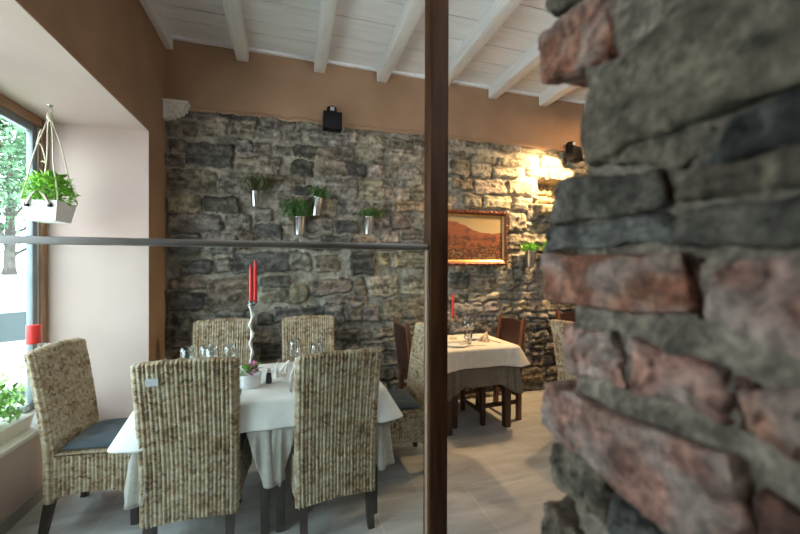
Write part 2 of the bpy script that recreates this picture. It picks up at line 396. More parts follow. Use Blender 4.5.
for hi, lo in edges:
    MB().box(XW-.022, lo+.05, ZP+.05, XW-.016, hi-.05, ZS-.115).build('pane', M['pane'], w1)

# walls out of view: behind the photographer and far right
struct(MB().box(XW-.2, YF-.2, 0, XR+.2, YF, ZC).build('wall_front', M['plain_wall']))
struct(MB().box(XR, YF-.2, 0, XR+.2, YB+.25, ZC).build('wall_right_far', M['plain_wall']))

# ------------------------------------------------------------------ stone back wall (relief of individually laid stones)
TONE = {'d': ((.070, .067, .060), (.118, .113, .102)), 'g': ((.165, .152, .128), (.245, .227, .193)), 'b': ((.145, .122, .095), (.21, .18, .143)),
        't': ((.24, .208, .160), (.32, .282, .222)), 'o': ((.26, .20, .125), (.32, .25, .16))}
STONES = """168 122 179 136 b|181 122 197 136 b|200 117 228 136 t|231 123 255 137 t|257 128 281 142 g|283 130 300 144 g|169 140 194 152 b|185 143 234 167 d|
236 139 253 154 g|254 143 272 155 b|273 147 291 156 g|237 157 281 174 t|168 153 184 167 b|168 170 216 192 b|218 177 253 194 g|168 195 201 214 b|203 196 239 212 d|
168 216 192 231 b|193 215 221 231 g|224 214 251 231 g|168 234 201 254 d|205 233 236 254 g|238 232 253 250 b|254 208 273 222 g|254 224 281 239 d|180 260 212 274 d|
216 258 232 272 g|233 253 300 273 d|168 277 204 290 b|205 279 250 311 b|261 277 290 288 d|261 288 298 303 g|168 292 204 311 d|168 314 192 340 d|258 314 273 324 d|
261 325 281 337 g|293 146 326 159 d|291 161 314 176 d|316 147 354 176 b|355 148 383 161 g|346 163 366 176 d|369 164 383 176 t|385 164 397 178 t|399 167 421 187 t|
313 178 357 199 g|359 179 383 199 t|384 187 411 201 t|412 188 427 201 b|339 201 370 216 g|317 201 338 216 b|372 202 395 216 g|396 202 426 212 o|306 219 333 233 g|
335 221 358 233 d|382 231 399 241 t|401 229 426 240 b|310 133 348 145 g|350 134 389 146 t|391 138 413 147 b|386 150 422 164 t|350 251 375 274 d|290 253 312 272 g|
316 255 337 271 b|376 252 390 268 t|392 252 426 268 t|309 279 352 295 b|355 279 364 295 b|367 276 398 296 t|404 276 426 296 t|290 285 307 304 b|307 306 325 317 d|
325 306 345 325 g|346 299 362 322 g|363 306 379 321 g|381 298 420 320 b|336 330 358 342 d|359 329 379 342 g|451 159 469 176 b|471 164 491 178 g|492 168 519 178 t|
496 158 523 167 t|451 179 473 190 b|474 181 506 194 t|508 181 535 194 t|526 168 547 177 t|549 169 561 179 t|463 194 481 208 b|482 196 511 209 t|514 198 531 210 t|
540 157 560 167 t|451 152 470 158 g|472 155 494 163 g|508 213 526 232 t|508 234 522 250 b|448 272 470 288 d|472 272 494 290 b|496 270 512 286 g|514 268 532 284 b|300 237 322 250 g|324 236 352 249 d|354 238 380 249 b"""
du = .011
uu = np.arange(XL-.05, XR+.05, du); zz = np.arange(0, ZT+.03, du)
nu, nz_ = len(uu), len(zz)
UU, ZZ = np.meshgrid(uu, zz, indexing='ij')
r0 = np.random.RandomState(11)
stones = []
for ln in STONES.replace('\n', '').split('|'):
    a = ln.split(); x0, y0, x1, y1 = map(float, a[:4])
    p0 = on_y(x0, (y0+y1)/2, YB); p1 = on_y(x1, (y0+y1)/2, YB); pt = on_y((x0+x1)/2, y0, YB); pb = on_y((x0+x1)/2, y1, YB)
    stones.append((p0[0]-.002, p1[0]+.002, pb[2]-.002, pt[2]+.002, a[4], 1))
# coursed rubble fills everything else
z = 0.0
auth = [s for s in stones]
while z < ZT:
    h = r0.uniform(.09, .20); u = XL-.05-r0.uniform(0, .2)
    while u < XR+.05:
        w = r0.uniform(.16, .48)
        cells = [(u, u+w, z, min(z+h, ZT+.02))]
        if h > .15 and r0.rand() < .3: cells = [(u, u+w, z, z+h*.5), (u, u+w, z+h*.5, z+h)]
        for c in cells:
            A = (c[1]-c[0])*(c[3]-c[2]); ov = 0
            for s in auth:
                ov += max(0, min(c[1], s[1])-max(c[0], s[0]))*max(0, min(c[3], s[3])-max(c[2], s[2]))
            if ov < .30*A:
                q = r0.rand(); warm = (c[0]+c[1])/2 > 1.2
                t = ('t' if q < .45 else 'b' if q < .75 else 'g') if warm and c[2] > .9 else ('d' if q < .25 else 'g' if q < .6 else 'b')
                stones.append((c[0]+.008, c[1]-.008, c[2]+.006, c[3]-.006, t, 0))
        u += w
    z += h
H = np.full((nu, nz_), -.020); CO = np.zeros((nu, nz_, 3))
mort = lattice_noise((nu, nz_), 9, 3); mort2 = lattice_noise((nu, nz_), 3, 4)
H += .030*mort + .010*mort2
mcol = np.array((.36, .325, .265)); mdark = np.array((.17, .15, .118))
mf = np.clip(.62+mort*1.4+mort2*.5, 0, 1)[..., None]; CO[:] = mcol*mf + mdark*(1-mf)
wob1 = lattice_noise((nu, nz_), 8, 21)*.034 + lattice_noise((nu, nz_), 3, 22)*.016
wob2 = lattice_noise((nu, nz_), 8, 23)*.034 + lattice_noise((nu, nz_), 3, 24)*.016
big = lattice_noise((nu, nz_), 5, 31); med = lattice_noise((nu, nz_), 2.5, 32); fin = r0.rand(nu, nz_)-.5
lay = lattice_noise((nz_, nu//6+8), 2.2, 33)
lay = np.repeat(lay.T, 6, axis=0)[:nu]; lay = (lay+np.roll(lay, 2, 0)+np.roll(lay, 4, 0))/3
best = np.full((nu, nz_), -1.0)
for (a, b, c, d, t, au) in sorted(stones, key=lambda s: s[5]):
    m_ = .06
    i0 = max(0, int((a-m_-uu[0])/du)); i1 = min(nu, int((b+m_-uu[0])/du)+1); j0 = max(0, int((c-m_)/du)); j1 = min(nz_, int((d+m_)/du)+1)
    if i1 <= i0 or j1 <= j0: continue
    S = np.s_[i0:i1, j0:j1]
    hu, hv = (b-a)/2, (d-c)/2; rad = min(hu, hv)*r0.uniform(.18, .55)
    tl = r0.uniform(-.05, .05)
    qx = UU[S]+wob1[S]-(a+b)/2; qz = ZZ[S]+wob2[S]-(c+d)/2 - tl*qx
    dx = np.abs(qx)-(hu-rad); dz = np.abs(qz)-(hv-rad)
    sd = np.sqrt(np.maximum(dx, 0)**2+np.maximum(dz, 0)**2)+np.minimum(np.maximum(dx, dz), 0)-rad
    ins = -sd                                             # > 0 inside
    prof = np.clip(ins/.020, 0, 1); prof = np.sqrt(np.clip(prof*(2-prof), 0, 1))
    prot = r0.uniform(.004, .034) if au else r0.uniform(-.002, .030)
    tx, tz = r0.uniform(-.05, .05), r0.uniform(-.10, .10)
    hh = -.022 + (prot+.022)*prof + prof*(tx*qx+tz*qz + .018*big[S]+.013*med[S]+.004*fin[S]+.014*lay[S])
    c0, c1 = np.array(TONE[t][0]), np.array(TONE[t][1]); base = c0+(c1-c0)*r0.rand()
    base = base*np.array((1, r0.uniform(.95, 1.03), r0.uniform(.88, 1.06)))
    k_ = ins > .0
    sel = k_ & ((hh > H[S]) | bool(au))
    H[S] = np.where(sel, hh, H[S])
    var = 1+.9*big[S]+.7*med[S]+.35*fin[S]+.9*lay[S]
    cc = base[None, None, :]*np.clip(var, .45, 1.9)[..., None]
    CO[S] = np.where(sel[..., None], cc, CO[S])
# lit niche with its stone ledge, at the right
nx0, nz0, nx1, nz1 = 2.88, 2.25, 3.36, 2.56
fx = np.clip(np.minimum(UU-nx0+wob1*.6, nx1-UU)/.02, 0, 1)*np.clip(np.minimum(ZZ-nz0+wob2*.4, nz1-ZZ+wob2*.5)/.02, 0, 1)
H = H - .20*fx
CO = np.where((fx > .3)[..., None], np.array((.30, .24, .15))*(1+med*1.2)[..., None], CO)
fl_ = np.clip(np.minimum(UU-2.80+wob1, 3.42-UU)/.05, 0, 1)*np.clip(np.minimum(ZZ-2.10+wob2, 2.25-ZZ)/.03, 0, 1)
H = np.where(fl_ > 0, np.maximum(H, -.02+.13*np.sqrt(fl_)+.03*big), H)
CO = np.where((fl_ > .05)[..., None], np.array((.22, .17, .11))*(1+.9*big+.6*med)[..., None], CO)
# ragged top edge where the plaster overlaps
V = np.stack([UU, YB-H, ZZ], axis=-1).reshape(-1, 3)
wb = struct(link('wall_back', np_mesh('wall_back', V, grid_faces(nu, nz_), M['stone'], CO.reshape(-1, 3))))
MB().box(XL-.3, YB+.30, 0, XR+.2, YB+.42, ZC).build('backing', M['plain_wall'], wb)
# plaster band above the stone, its lower edge ragged
pu = np.arange(XL-.02, XR+.05, .02); rr = np.random.RandomState(5)
jag = np.convolve(rr.rand(len(pu)+6)-.5, np.ones(4)/4, 'same')[:len(pu)]*.035
mb = MB(); vs = []
for i, u in enumerate(pu):
    zb = ZT+jag[i]
    vs += [(u, YB+.2, zb), (u, YB-.012, zb), (u, YB-.020, zb+.018), (u, YB-.006, zb+.05), (u, YB-.006, ZC+.02)]
fs = []
for i in range(len(pu)-1):
    for j in range(4): fs.append((i*5+j, (i+1)*5+j, (i+1)*5+j+1, i*5+j+1))
mb.add(vs, fs).build('plaster_band', M['ochre'], wb)

# ------------------------------------------------------------------ brick and stone pillar close to the camera, at the right
XB = .30
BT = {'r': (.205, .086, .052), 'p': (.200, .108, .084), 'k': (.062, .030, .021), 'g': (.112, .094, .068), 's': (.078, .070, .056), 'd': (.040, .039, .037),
      'u': (.088, .086, .078), 'n': (.098, .078, .056)}
BR = [
 ((538,252),(677,250),(689,316),(541,303),'r',.012),((702,263),(880,240),(880,400),(706,330),'p',.010),
 ((560,322),(618,333),(621,388),(563,372),'p',.008),((624,335),(727,370),(728,426),(625,391),'p',.010),((736,386),(900,405),(900,530),(738,426),'r',.006),
 ((679,252),(702,257),(705,326),(691,316),'k',-.004),((729,371),(760,384),(760,436),(730,427),'k',-.004),((541,382),(735,464),(735,592),(541,428),'p',.018),((745,482),(900,570),(900,720),(745,602),'k',.006),  # the two recessed k blocks paint the shade at the brick ends
 ((549,440),(604,470),(604,525),(548,482),'g',.010),((606,488),(662,545),(662,600),(606,536),'u',.010),((664,548),(740,620),(740,690),(664,610),'s',.006),
 ((538,498),(618,575),(618,660),(537,548),'n',.014),((622,590),(700,660),(700,760),(622,670),'g',.006),((540,560),(640,680),(640,790),(540,640),'g',.01),
 ((545,228),(665,214),(668,246),(541,250),'u',.008),((668,212),(900,178),(900,236),(670,246),'s',.010),
 ((557,178),(660,168),(664,208),(545,224),'s',.016),((666,178),(900,120),(900,176),(668,206),'n',.006),
 ((582,94),(900,-190),(900,50),(579,164),'g',.020),((588,160),(718,118),(676,174),(600,168),'g',.006),((676,174),(722,122),(900,60),(900,116),'d',.006),
 ((537,34),(604,-16),(606,56),(539,84),'r',.012),((541,-30),(598,-70),(600,-22),(545,14),'g',.010),
]
def brick_block(quad, tone, prot, seed, n=26):
    P = [on_x(q[0], q[1], XB-prot*.55) for q in quad]               # TL TR BR BL in the wall plane
    Yl = [p[1] for p in P]; Zl = [p[2] for p in P]
    hx = .11; hy = (max(Yl)-min(Yl))/2; hz = (max(Zl)-min(Zl))/2
    Hh = np.array((hx, hy, hz)); rad = min(.007, hy*.5, hz*.5)
    t = np.linspace(-1, 1, n+1); A, B = np.meshgrid(t, t, indexing='ij'); one = np.ones_like(A)
    faces = [(-one, A, B), (one, B, A), (A, one, B), (B, -one, A), (B, A, one), (A, B, -one)]
    vs = []; fs = []
    gf = grid_faces(n+1, n+1)
    for k, f in enumerate(faces):
        q = np.stack(f, -1).reshape(-1, 3)*Hh
        inner = np.clip(q, -(Hh-rad), Hh-rad); dv = q-inner; ln = np.linalg.norm(dv, axis=1, keepdims=True); ln[ln == 0] = 1
        q = inner+dv/ln*rad
        fs.append(gf+len(vs)*((n+1)**2)); vs.append(q)
    V = np.concatenate(vs); F = np.concatenate(fs)
    u = (1-V[:, 1]/hy)/2; v = (V[:, 2]/hz+1)/2              # u 0 = far edge (left in the picture), v 1 = top
    PY = (1-u)*((1-v)*Yl[3]+v*Yl[0])+u*((1-v)*Yl[2]+v*Yl[1]); PZ = (1-u)*((1-v)*Zl[3]+v*Zl[0])+u*((1-v)*Zl[2]+v*Zl[1])
    W = np.stack([XB-prot*.55+hx+V[:, 0], PY, PZ], -1)
    nb = vnoise(W+3.3, 13, 2, seed+2); nc = vnoise(W-5.1, 13, 2, seed+4); W[:, 1] += .006*nb; W[:, 2] += .006*nc
    nn = vnoise(W, 26, 3, seed); n3 = vnoise(W, 80, 2, seed+5)
    n2 = vnoise(W+7.7, 26, 2, seed); n4 = vnoise(W, 190, 2, seed+9)
    W[:, 0] += .0055*nn+.0035*n3+.002*n4; W[:, 2] += .004*n2+.002*n4; W[:, 1] += .004*n3+.005*n2
    base = np.array(BT[tone]); cv = np.clip(1+.75*nn+.5*n3+.3*n4, .35, 2.1)[:, None]*base
    if tone in 'rp':                                        # lime bloom on the old bricks
        w = np.clip((n2+.25)*1.2, 0, .7)[:, None]; cv = cv*(1-w)+np.array((.27, .225, .195))*w
    return W, F, cv
Vs, Fs, Cs = [], [], []; off = 0
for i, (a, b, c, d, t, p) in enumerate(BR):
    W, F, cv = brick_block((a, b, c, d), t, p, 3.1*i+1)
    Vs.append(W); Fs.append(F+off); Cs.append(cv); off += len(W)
# mortar body with a lumpy face and end
py_ = np.concatenate([np.linspace(-2.55, -.2, 12), np.linspace(-.18, .318, 84)]); pz_ = np.concatenate([np.linspace(0, .7, 12), np.linspace(.71, 2.4, 200), np.linspace(2.45, ZC, 12)])
PY, PZ = np.meshgrid(py_, pz_, indexing='ij'); Q = np.stack([np.full_like(PY, XB), PY, PZ], -1).reshape(-1, 3)
nn = vnoise(Q, 30, 3, 4.4); n2 = vnoise(Q, 110, 2, 9.1)
Q[:, 0] += .004+.006*nn+.004*n2
Q[:, 1] += np.where(Q[:, 1] > -.19, (Q[:, 1]+.18)/.5*.016*np.clip((1.56-Q[:, 2])/.04, 0, 1), 0)
g = grid_faces(len(py_), len(pz_))
mcv = np.clip(1+.5*nn+.7*n2, .4, 2)[:, None]*np.array((.158, .132, .102))
Vs.append(Q); Fs.append(g[:, ::-1]+off); Cs.append(mcv); off += len(Q)
ex = np.linspace(XB, .85, 40); EX, EZ = np.meshgrid(ex, pz_, indexing='ij'); E = np.stack([EX, np.full_like(EX, .318), EZ], -1).reshape(-1, 3)
n1 = vnoise(E, 24, 3, 2.2); E[:, 1] += .012*n1
E[:, 1] += .016*np.clip((1.56-E[:, 2])/.04, 0, 1); E[:len(pz_), :] = Q.reshape(len(py_), len(pz_), 3)[-1]
Vs.append(E); Fs.append(grid_faces(len(ex), len(pz_))[:, ::-1]+off); Cs.append(np.clip(1+.6*n1, .4, 2)[:, None]*np.array((.15, .14, .115))); off += len(E)
bw = np.array([(.85, -2.55, 0), (.85, -2.55, ZC), (.85, .318, ZC), (.85, .318, 0)]); Vs.append(bw); Fs.append(np.array([(0, 1, 2, 3)])+off); Cs.append(np.full((4, 3), .15)); off += 4
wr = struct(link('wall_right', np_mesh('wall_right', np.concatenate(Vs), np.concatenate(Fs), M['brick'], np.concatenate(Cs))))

# ------------------------------------------------------------------ post and glass partition
YG = 1.30
xp0, _, _ = on_y(430.5, 267, YG); xp1, _, _ = on_y(448.5, 267, YG)
post = tag(MB().taper(((xp0+xp1)/2-.006, YG+.035, 0), ((xp1-xp0)/2, .035), ((xp0+xp1)/2+.006, YG+.035, ZC-.0), ((xp1-xp0)/2, .035)).build('wooden_post', M['post_wood'], bevel=.004),
           'dark brown stained wooden post standing floor to ceiling beside the glass partition', 'post')
zt = on_y(428, 244, YG)[2]; zb_ = on_y(428, 250, YG)[2]; zt0 = on_y(0, 235.6, YG)[2]
gp = thing('glass_partition', (0, YG, 0), 'clear glass partition with a brushed steel top rail, left of the wooden post', 'partition')
MB().box(XP+.02, .017, .04, xp0-.012, .027, zb_+.004).build('pane', M['partition'], gp)
MB().box(XP+.02, .008, zb_, xp0-.006, .036, zt).build('top_rail', M['steel'], gp, bevel=.002)
MB().box(xp0-.011, .010, 0, xp0-.0035, .034, zb_).build('edge_channel', M['alu_light'], gp)
MB().box(XP+.02, .008, 0, xp0-.018, .036, .045).build('floor_channel', M['alu'], gp)

# ------------------------------------------------------------------ wicker chairs
STRAW = np.array([(.50, .41, .28), (.42, .32, .20), (.60, .52, .39), (.30, .205, .115), (.15, .095, .05), (.46, .40, .30)])
def weave(s, v, seed, p=.020, q=.0145):
    """relief and colour of the woven strands at (s across, v up) in metres"""
    fsx = s/p; ci = np.floor(fsx).astype(int); fx = fsx-ci; ev = (ci % 2) == 0
    vv = v/q + np.where(ev, 0, .5) + np.where(ev, .8, -.8)*(fx-.5) + .15*np.sin(s*31+v*9+seed)
    rj = np.floor(vv).astype(int); fv = vv-rj
    colb = np.sin(np.pi*np.clip(fx, 0, 1))**.7; row = np.sin(np.pi*fv)**.7
    hs = np.abs(np.sin(ci*12.9898+rj*78.233+seed)*43758.5453) % 1
    hr = np.abs(np.sin(rj*3.17+np.floor(ci/5.0)*1.9+seed)*2917.3) % 1
    hp = np.abs(np.sin(np.floor(ci/4.0)*7.13+np.floor(rj/7.0)*3.7+seed)*9631.17) % 1
    h = (np.where(ev, .002, -.0005) + .0035*colb + .0085*row*colb + .002*(hs-.5)*colb)
    t = hs*.6+hr*.4+.35*(hp-.5)+np.where(ev, -.02, .05)
    k = np.where(t > .86, 4, np.where(t > .66, 3, np.where(t > .50, 1, np.where(t > .36, 5, np.where(t > .20, 0, 2)))))
    return h, (STRAW[k]*.85+np.array((.41, .32, .205))*.15)*.86
def woven_loop(W, D, rad, z0, z1, seed, shape, ds=.0034, dv=.0028, cap=True, hem=None):
    """woven skin round a rounded rectangle W x D, from height z0 to z1; shape(x,y,z) bends it"""
    pts = []; 
    segs = [((-W/2+rad, -D/2), (W/2-rad, -D/2), (0, -1)), ((W/2, -D/2+rad), (W/2, D/2-rad), (1, 0)), ((W/2-rad, D/2), (-W/2+rad, D/2), (0, 1)), ((-W/2, D/2-rad), (-W/2, -D/2+rad), (-1, 0))]
    for k, (a, b, n) in enumerate(segs):
        L = math.hypot(b[0]-a[0], b[1]-a[1]); m = max(1, int(L/ds))
        for i in range(m): t = i/m; pts.append((a[0]+(b[0]-a[0])*t, a[1]+(b[1]-a[1])*t, n[0], n[1]))
        n2 = segs[(k+1) % 4][2]; c = (b[0]-n[0]*rad, b[1]-n[1]*rad); ma = max(2, int(rad*1.57/ds))
        for i in range(ma):
            t = i/ma*math.pi/2; nx = n[0]*math.cos(t)+n2[0]*math.sin(t); ny = n[1]*math.cos(t)+n2[1]*math.sin(t)
            pts.append((c[0]+nx*rad, c[1]+ny*rad, nx, ny))
    P = np.array(pts); d = np.linalg.norm(np.roll(P[:, :2], -1, 0)-P[:, :2], axis=1); s = np.concatenate([[0], np.cumsum(d)[:-1]]); tot = d.sum()
    pp = tot/max(2, round(tot/.020/2)*2)
    nv = max(3, int((z1-z0)/dv)); vz = np.linspace(z0, z1, nv)
    Sg, Vg = np.meshgrid(s, vz, indexing='ij'); h, c = weave(Sg, Vg, seed, pp)
    X = P[:, 0][:, None]+P[:, 2][:, None]*h; Y = P[:, 1][:, None]+P[:, 3][:, None]*h
    Z = Vg.copy()
    if hem is not None: Z = Z + hem(X, Y)*((z1-Vg)/(z1-z0))
    if cap:                                                 # close the top with a plaited rim rolled inwards
        ex = [];
        for t, dz in ((.25, .010), (.6, .013), (1.0, .012)):
            sc_ = np.array((1.0, 1.0)); nx = np.clip(P[:, 0], -(W/2-D/2), W/2-D/2) if D < W else P[:, 0]*0
            ix = P[:, 0]+(nx-P[:, 0])*t; iy = P[:, 1]*(1-t)
            ex.append((ix, iy, np.full(len(P), z1+dz)+.002*np.sin(s/.012)))
        X = np.concatenate([X]+[e[0][:, None] for e in ex], 1); Y = np.concatenate([Y]+[e[1][:, None] for e in ex], 1); Z = np.concatenate([Z]+[e[2][:, None] for e in ex], 1)
        c = np.concatenate([c]+[c[:, -1:]]*3, 1)
    n_u, n_v = X.shape; V = np.stack(shape(X, Y, Z), -1).reshape(-1, 3)
    return np_mesh('weave', V, grid_faces(n_u, n_v, True), M['wicker'], c.reshape(-1, 3))
CH_W, CH_TOP = .445, 1.015
def back_shape(X, Y, Z):
    t = np.clip((Z-.44)/(CH_TOP-.44), 0, 1); wf_ = .965+.05*np.clip((Z-.2)/.8, 0, 1)
    crown = np.where(Z > CH_TOP-.12, (1-(X/(CH_W/2))**2)*.012*np.clip((Z-(CH_TOP-.12))/.12, 0, 1), 0)
    return X*wf_, Y-.195-.085*t**1.3-.012*(1-(2*X/CH_W)**2)*t, Z+crown
back_me = woven_loop(CH_W, .042, .019, .19, CH_TOP-.012, 1.3, back_shape, hem=lambda X, Y: .014*(1-(2*X/CH_W)**2))
def skirt_shape(X, Y, Z): return X*(1+.10*np.clip((Y+.2)/.4, 0, 1)), Y+.03, Z
skirt_me = woven_loop(CH_W-.012, .415, .03, .215, .445, 4.7, skirt_shape, cap=False, hem=lambda X, Y: .03*(1-np.clip((2*Y/.415), -1, 1)**2)*np.abs(X)/(CH_W/2)+.02*(1-np.clip(2*X/CH_W, -1, 1)**2)*(Y > 0))
gx = np.linspace(-(CH_W-.012)/2, (CH_W-.012)/2, 90); gy = np.linspace(-.2075, .2075, 140); GX, GY = np.meshgrid(gx, gy, indexing='ij')
hh, cc = weave(GX, GY, 8.8); seat_top_me = np_mesh('weave', np.stack([GX*(1+.10*np.clip((GY+.2)/.4, 0, 1)), GY+.03, .441+hh], -1).reshape(-1, 3), grid_faces(90, 140), M['wicker'], cc.reshape(-1, 3))
def leg_me(x, y, sx, sy):
    return MB().taper((x+sx, y+sy, 0), (.017, .017), (x, y, .262), (.023, .023)).mesh('leg', M['chair_leg'])
legs_me = [leg_me(-.185, -.188, -.0, -.05), leg_me(.185, -.188, .0, -.05), leg_me(-.175, .205, 0, 0), leg_me(.175, .205, 0, 0)]
def cushion_me():
    n = 26; V = []; W = .39
    t = np.linspace(-1, 1, n); A, B = np.meshgrid(t, t, indexing='ij')
    edge = (1-np.abs(A)**6)*(1-np.abs(B)**6); th = .010+.026*np.clip(edge, 0, 1)**.5
    tuft = sum(.010*np.exp(-((A-a)**2+(B-b)**2)/.02) for a, b in ((-.4, -.4), (.4, -.4), (.4, .4), (-.4, .4)))
    rx = A*(W/2)*(1-.04*B**2*A**2); ry = B*(W/2)*(1-.04*B**2*A**2)
    top = np.stack([rx, ry, .010+th-tuft], -1).reshape(-1, 3); bot = np.stack([rx, ry, .012-(th-.010)*.35], -1).reshape(-1, 3)
    f = grid_faces(n, n); V = np.concatenate([top, bot]); F = [f, f[:, ::-1]+n*n]
    idx = [i*n for i in range(n)]; per = [i*n for i in range(n)]+[(n-1)*n+j for j in range(1, n)]+[i*n+n-1 for i in range(n-2, -1, -1)]+[j for j in range(n-2, 0, -1)]
    q = [(per[(k+1) % len(per)], per[k], per[k]+n*n, per[(k+1) % len(per)]+n*n) for k in range(len(per))]
    return np_mesh('cushion', V, np.concatenate(F+[np.array(q)]), M['charcoal'])
cush = cushion_me()
def wicker_chair(x, y, rz, label, cushion=True, clabel=None):
    t = thing('wicker_chair', (x, y, 0), label, 'chair', rz, 'high backed wicker dining chairs')
    link('backrest', back_me, t); sk = link('seat_skirt', skirt_me, t); link('seat', seat_top_me, t)
    for m_ in legs_me: link('leg', m_, t)
    if cushion:
        c = link('seat_cushion', cush); z0 = .450
        c.location = (x-math.sin(rz)*.035, y+math.cos(rz)*.035, z0); c.rotation_euler = (0, 0, rz)
        tag(c, clabel, 'cushion', 'charcoal seat cushions')
    return t
# local +Y is the way the sitter faces
TX0, TX1, TY0, TY1, TZ = -.72, .52, 2.13, 2.88, .76
chairs = [
 (-.483, 2.30, 0, 'high wicker chair seen from behind at the near left of the white table', 'charcoal cushion on the near left wicker chair, its back to the camera'),
 (.228, 2.262, R(6.5), 'high wicker chair seen from behind at the near right of the white table', 'charcoal cushion edge on the near right wicker chair seen from behind'),
 (-1.045, 2.655, R(-94), 'high wicker chair in the window recess beside the red pillar candle', 'flat charcoal cushion on the wicker chair beside the window sill'),
 (-.56, 3.27, R(180), 'high wicker chair against the stone wall behind the wine glasses, far left of table', 'charcoal cushion on the wall side wicker chair at far left'),
 (.165, 3.285, R(180), 'high wicker chair against the stone wall, far right of the white table', 'charcoal cushion on the wall side wicker chair at far right'),
 (.755, 2.70, R(90), 'wicker chair at the right end of the white table, half behind the wooden post', 'dark cushion on the wicker chair beside the wooden post'),
 (2.53, 2.55, R(-84), 'wicker chair seen edge on behind the brick pillar, right of the cream table', 'charcoal cushion on the wicker chair behind the brick pillar'),
]
for x, y, rz, lb, cl in chairs: wicker_chair(x, y, rz, lb, True, cl)
# small sewn tag on the near left chair belongs to that chair only
c0 = [o for o in bpy.data.objects if o.name == 'wicker_chair'][0]
tg = MB().box(-.165, -.3145, .912, -.112, -.3115, .948).build('maker_tag', M['black_label'], c0)
tg['label'] = 'small pale rectangular tag'

# ------------------------------------------------------------------ tables and cloths
def cloth(name, x0, x1, y0, y1, z, drop, tipx, flare, m, span=.16, seed=0, wave=.008, over=.0):
    """square cloth on a rectangular top: straight drops at the sides, corners hanging in flared points"""
    W, D = x1-x0, y1-y0; cx, cy = (x0+x1)/2, (y0+y1)/2
    per = []
    cr = .03
    segs = [((x0+cr, y0), (x1-cr, y0), (0, -1)), ((x1, y0+cr), (x1, y1-cr), (1, 0)), ((x1-cr, y1), (x0+cr, y1), (0, 1)), ((x0, y1-cr), (x0, y0+cr), (-1, 0))]
    for k, (a, b, n) in enumerate(segs):
        L = math.hypot(b[0]-a[0], b[1]-a[1]); m_ = max(8, int(L/.012))
        for i in range(m_): 
            t = i/m_; dc = min(t, 1-t)*L; per.append((a[0]+(b[0]-a[0])*t, a[1]+(b[1]-a[1])*t, n[0], n[1], dc, 1 if t < .5 else -1, -n[1], n[0]))
        n2 = segs[(k+1) % 4][2]; c = (b[0]-n[0]*cr, b[1]-n[1]*cr)
        for i in range(8):
            t = i/8*math.pi/2; nx = n[0]*math.cos(t)+n2[0]*math.sin(t); ny = n[1]*math.cos(t)+n2[1]*math.sin(t)
            per.append((c[0]+nx*cr, c[1]+ny*cr, nx, ny, 0, 0, 0, 0))
    P = np.array(per); n = len(P); nr = 16
    corner = np.exp(-(P[:, 4]/(span*1.1))**1.5)*np.where(P[:, 4] >= 0, 1, 0)
    lin_t = np.clip(1-P[:, 4]/span, 0, 1)             # the diagonal hem runs down to the tip
    d = drop+tipx*lin_t
    s = np.arange(n)*.012; ph = seed
    rings = []
    top = np.stack([P[:, 0], P[:, 1], np.full(n, z)], -1)
    vs = [np.stack([cx+(P[:, 0]-cx)*.5, cy+(P[:, 1]-cy)*.5, np.full(n, z)], -1), top]
    for j in range(1, nr+1):
        t = j/nr
        out = flare*corner*(t**1.0)*(1.0)*(d/drop)**.5 + wave*(.5+.5*np.sin(s*2*math.pi/.19+ph))*t*(1-corner) + .004+over
        fold = .016*np.sin(s*2*math.pi/.07+ph)*corner*(np.clip((d*t-.17)/.12, 0, 1) if tipx > .1 else .25*t)
        o = out+fold
        zz_ = z-.003-d*t*(1-.10*corner)
        pull = np.where(P[:, 4] > 0, 0, 0)
        vs.append(np.stack([P[:, 0]+P[:, 2]*o, P[:, 1]+P[:, 3]*(o-.7*flare*corner*t), zz_], -1))
    V = np.concatenate([np.array([[cx, cy, z]]), *vs]); F = []
    tri = []
    for k in range(n): tri.append((0, 1+k, 1+(k+1) % n))
    nrr = nr+2
    q = []
    for j in range(nrr-1):
        for k in range(n):
            k2 = (k+1) % n; q.append((1+j*n+k, 1+(j+1)*n+k, 1+(j+1)*n+k2, 1+j*n+k2))
    mb = MB(); mb.add(V.tolist(), tri+q); o = mb.build(name, m, None, smooth=True)
    so = o.modifiers.new('thickness', 'SOLIDIFY'); so.thickness = .0016; so.offset = 1
    return o
def dining_table(x0, x1, y0, y1, z, label, m, lw=.03, a=.07):
    t = thing('dining_table', ((x0+x1)/2, (y0+y1)/2, 0), label, 'table')
    hx, hy = (x1-x0)/2, (y1-y0)/2
    MB().box(-hx, -hy, z-.035, hx, hy, z).build('tabletop', m, t, bevel=.004)
    MB().box(-hx+a, -hy+a, z-.12, hx-a, -hy+a+.02, z-.035).box(-hx+a, hy-a-.02, z-.12, hx-a, hy-a, z-.035).box(-hx+a, -hy+a+.02, z-.12, -hx+a+.02, hy-a-.02, z-.035).box(hx-a-.02, -hy+a+.02, z-.12, hx-a, hy-a-.02, z-.035).build('apron', m, t)
    for sx in (-1, 1):
        for sy in (-1, 1):
            cx, cy = sx*(hx-a), sy*(hy-a); MB().taper((cx, cy, 0), (lw*.85, lw*.85), (cx, cy, z-.035), (lw, lw)).build('leg', m, t, bevel=.003)
    return t
XM = -.092
dining_table(TX0, XM-.001, TY0, TY1, TZ-.006, 'dark wooden table under the cloths at the left of the long table', M['chair_leg'], .026, .04)
dining_table(XM+.001, TX1, TY0, TY1, TZ-.006, 'dark wooden table under the cloths at the right of the long table', M['chair_leg'], .026, .04)
u1 = cloth('undercloth', TX0-.002, XM-.012, TY0-.002, TY1+.002, TZ-.003, .15, .36, .035, M['linen_grey'], span=.095, seed=.4, wave=.004)
tag(u1, 'grey linen undercloth hanging in points under the left half of white tablecloth', 'tablecloth', 'grey linen undercloths')
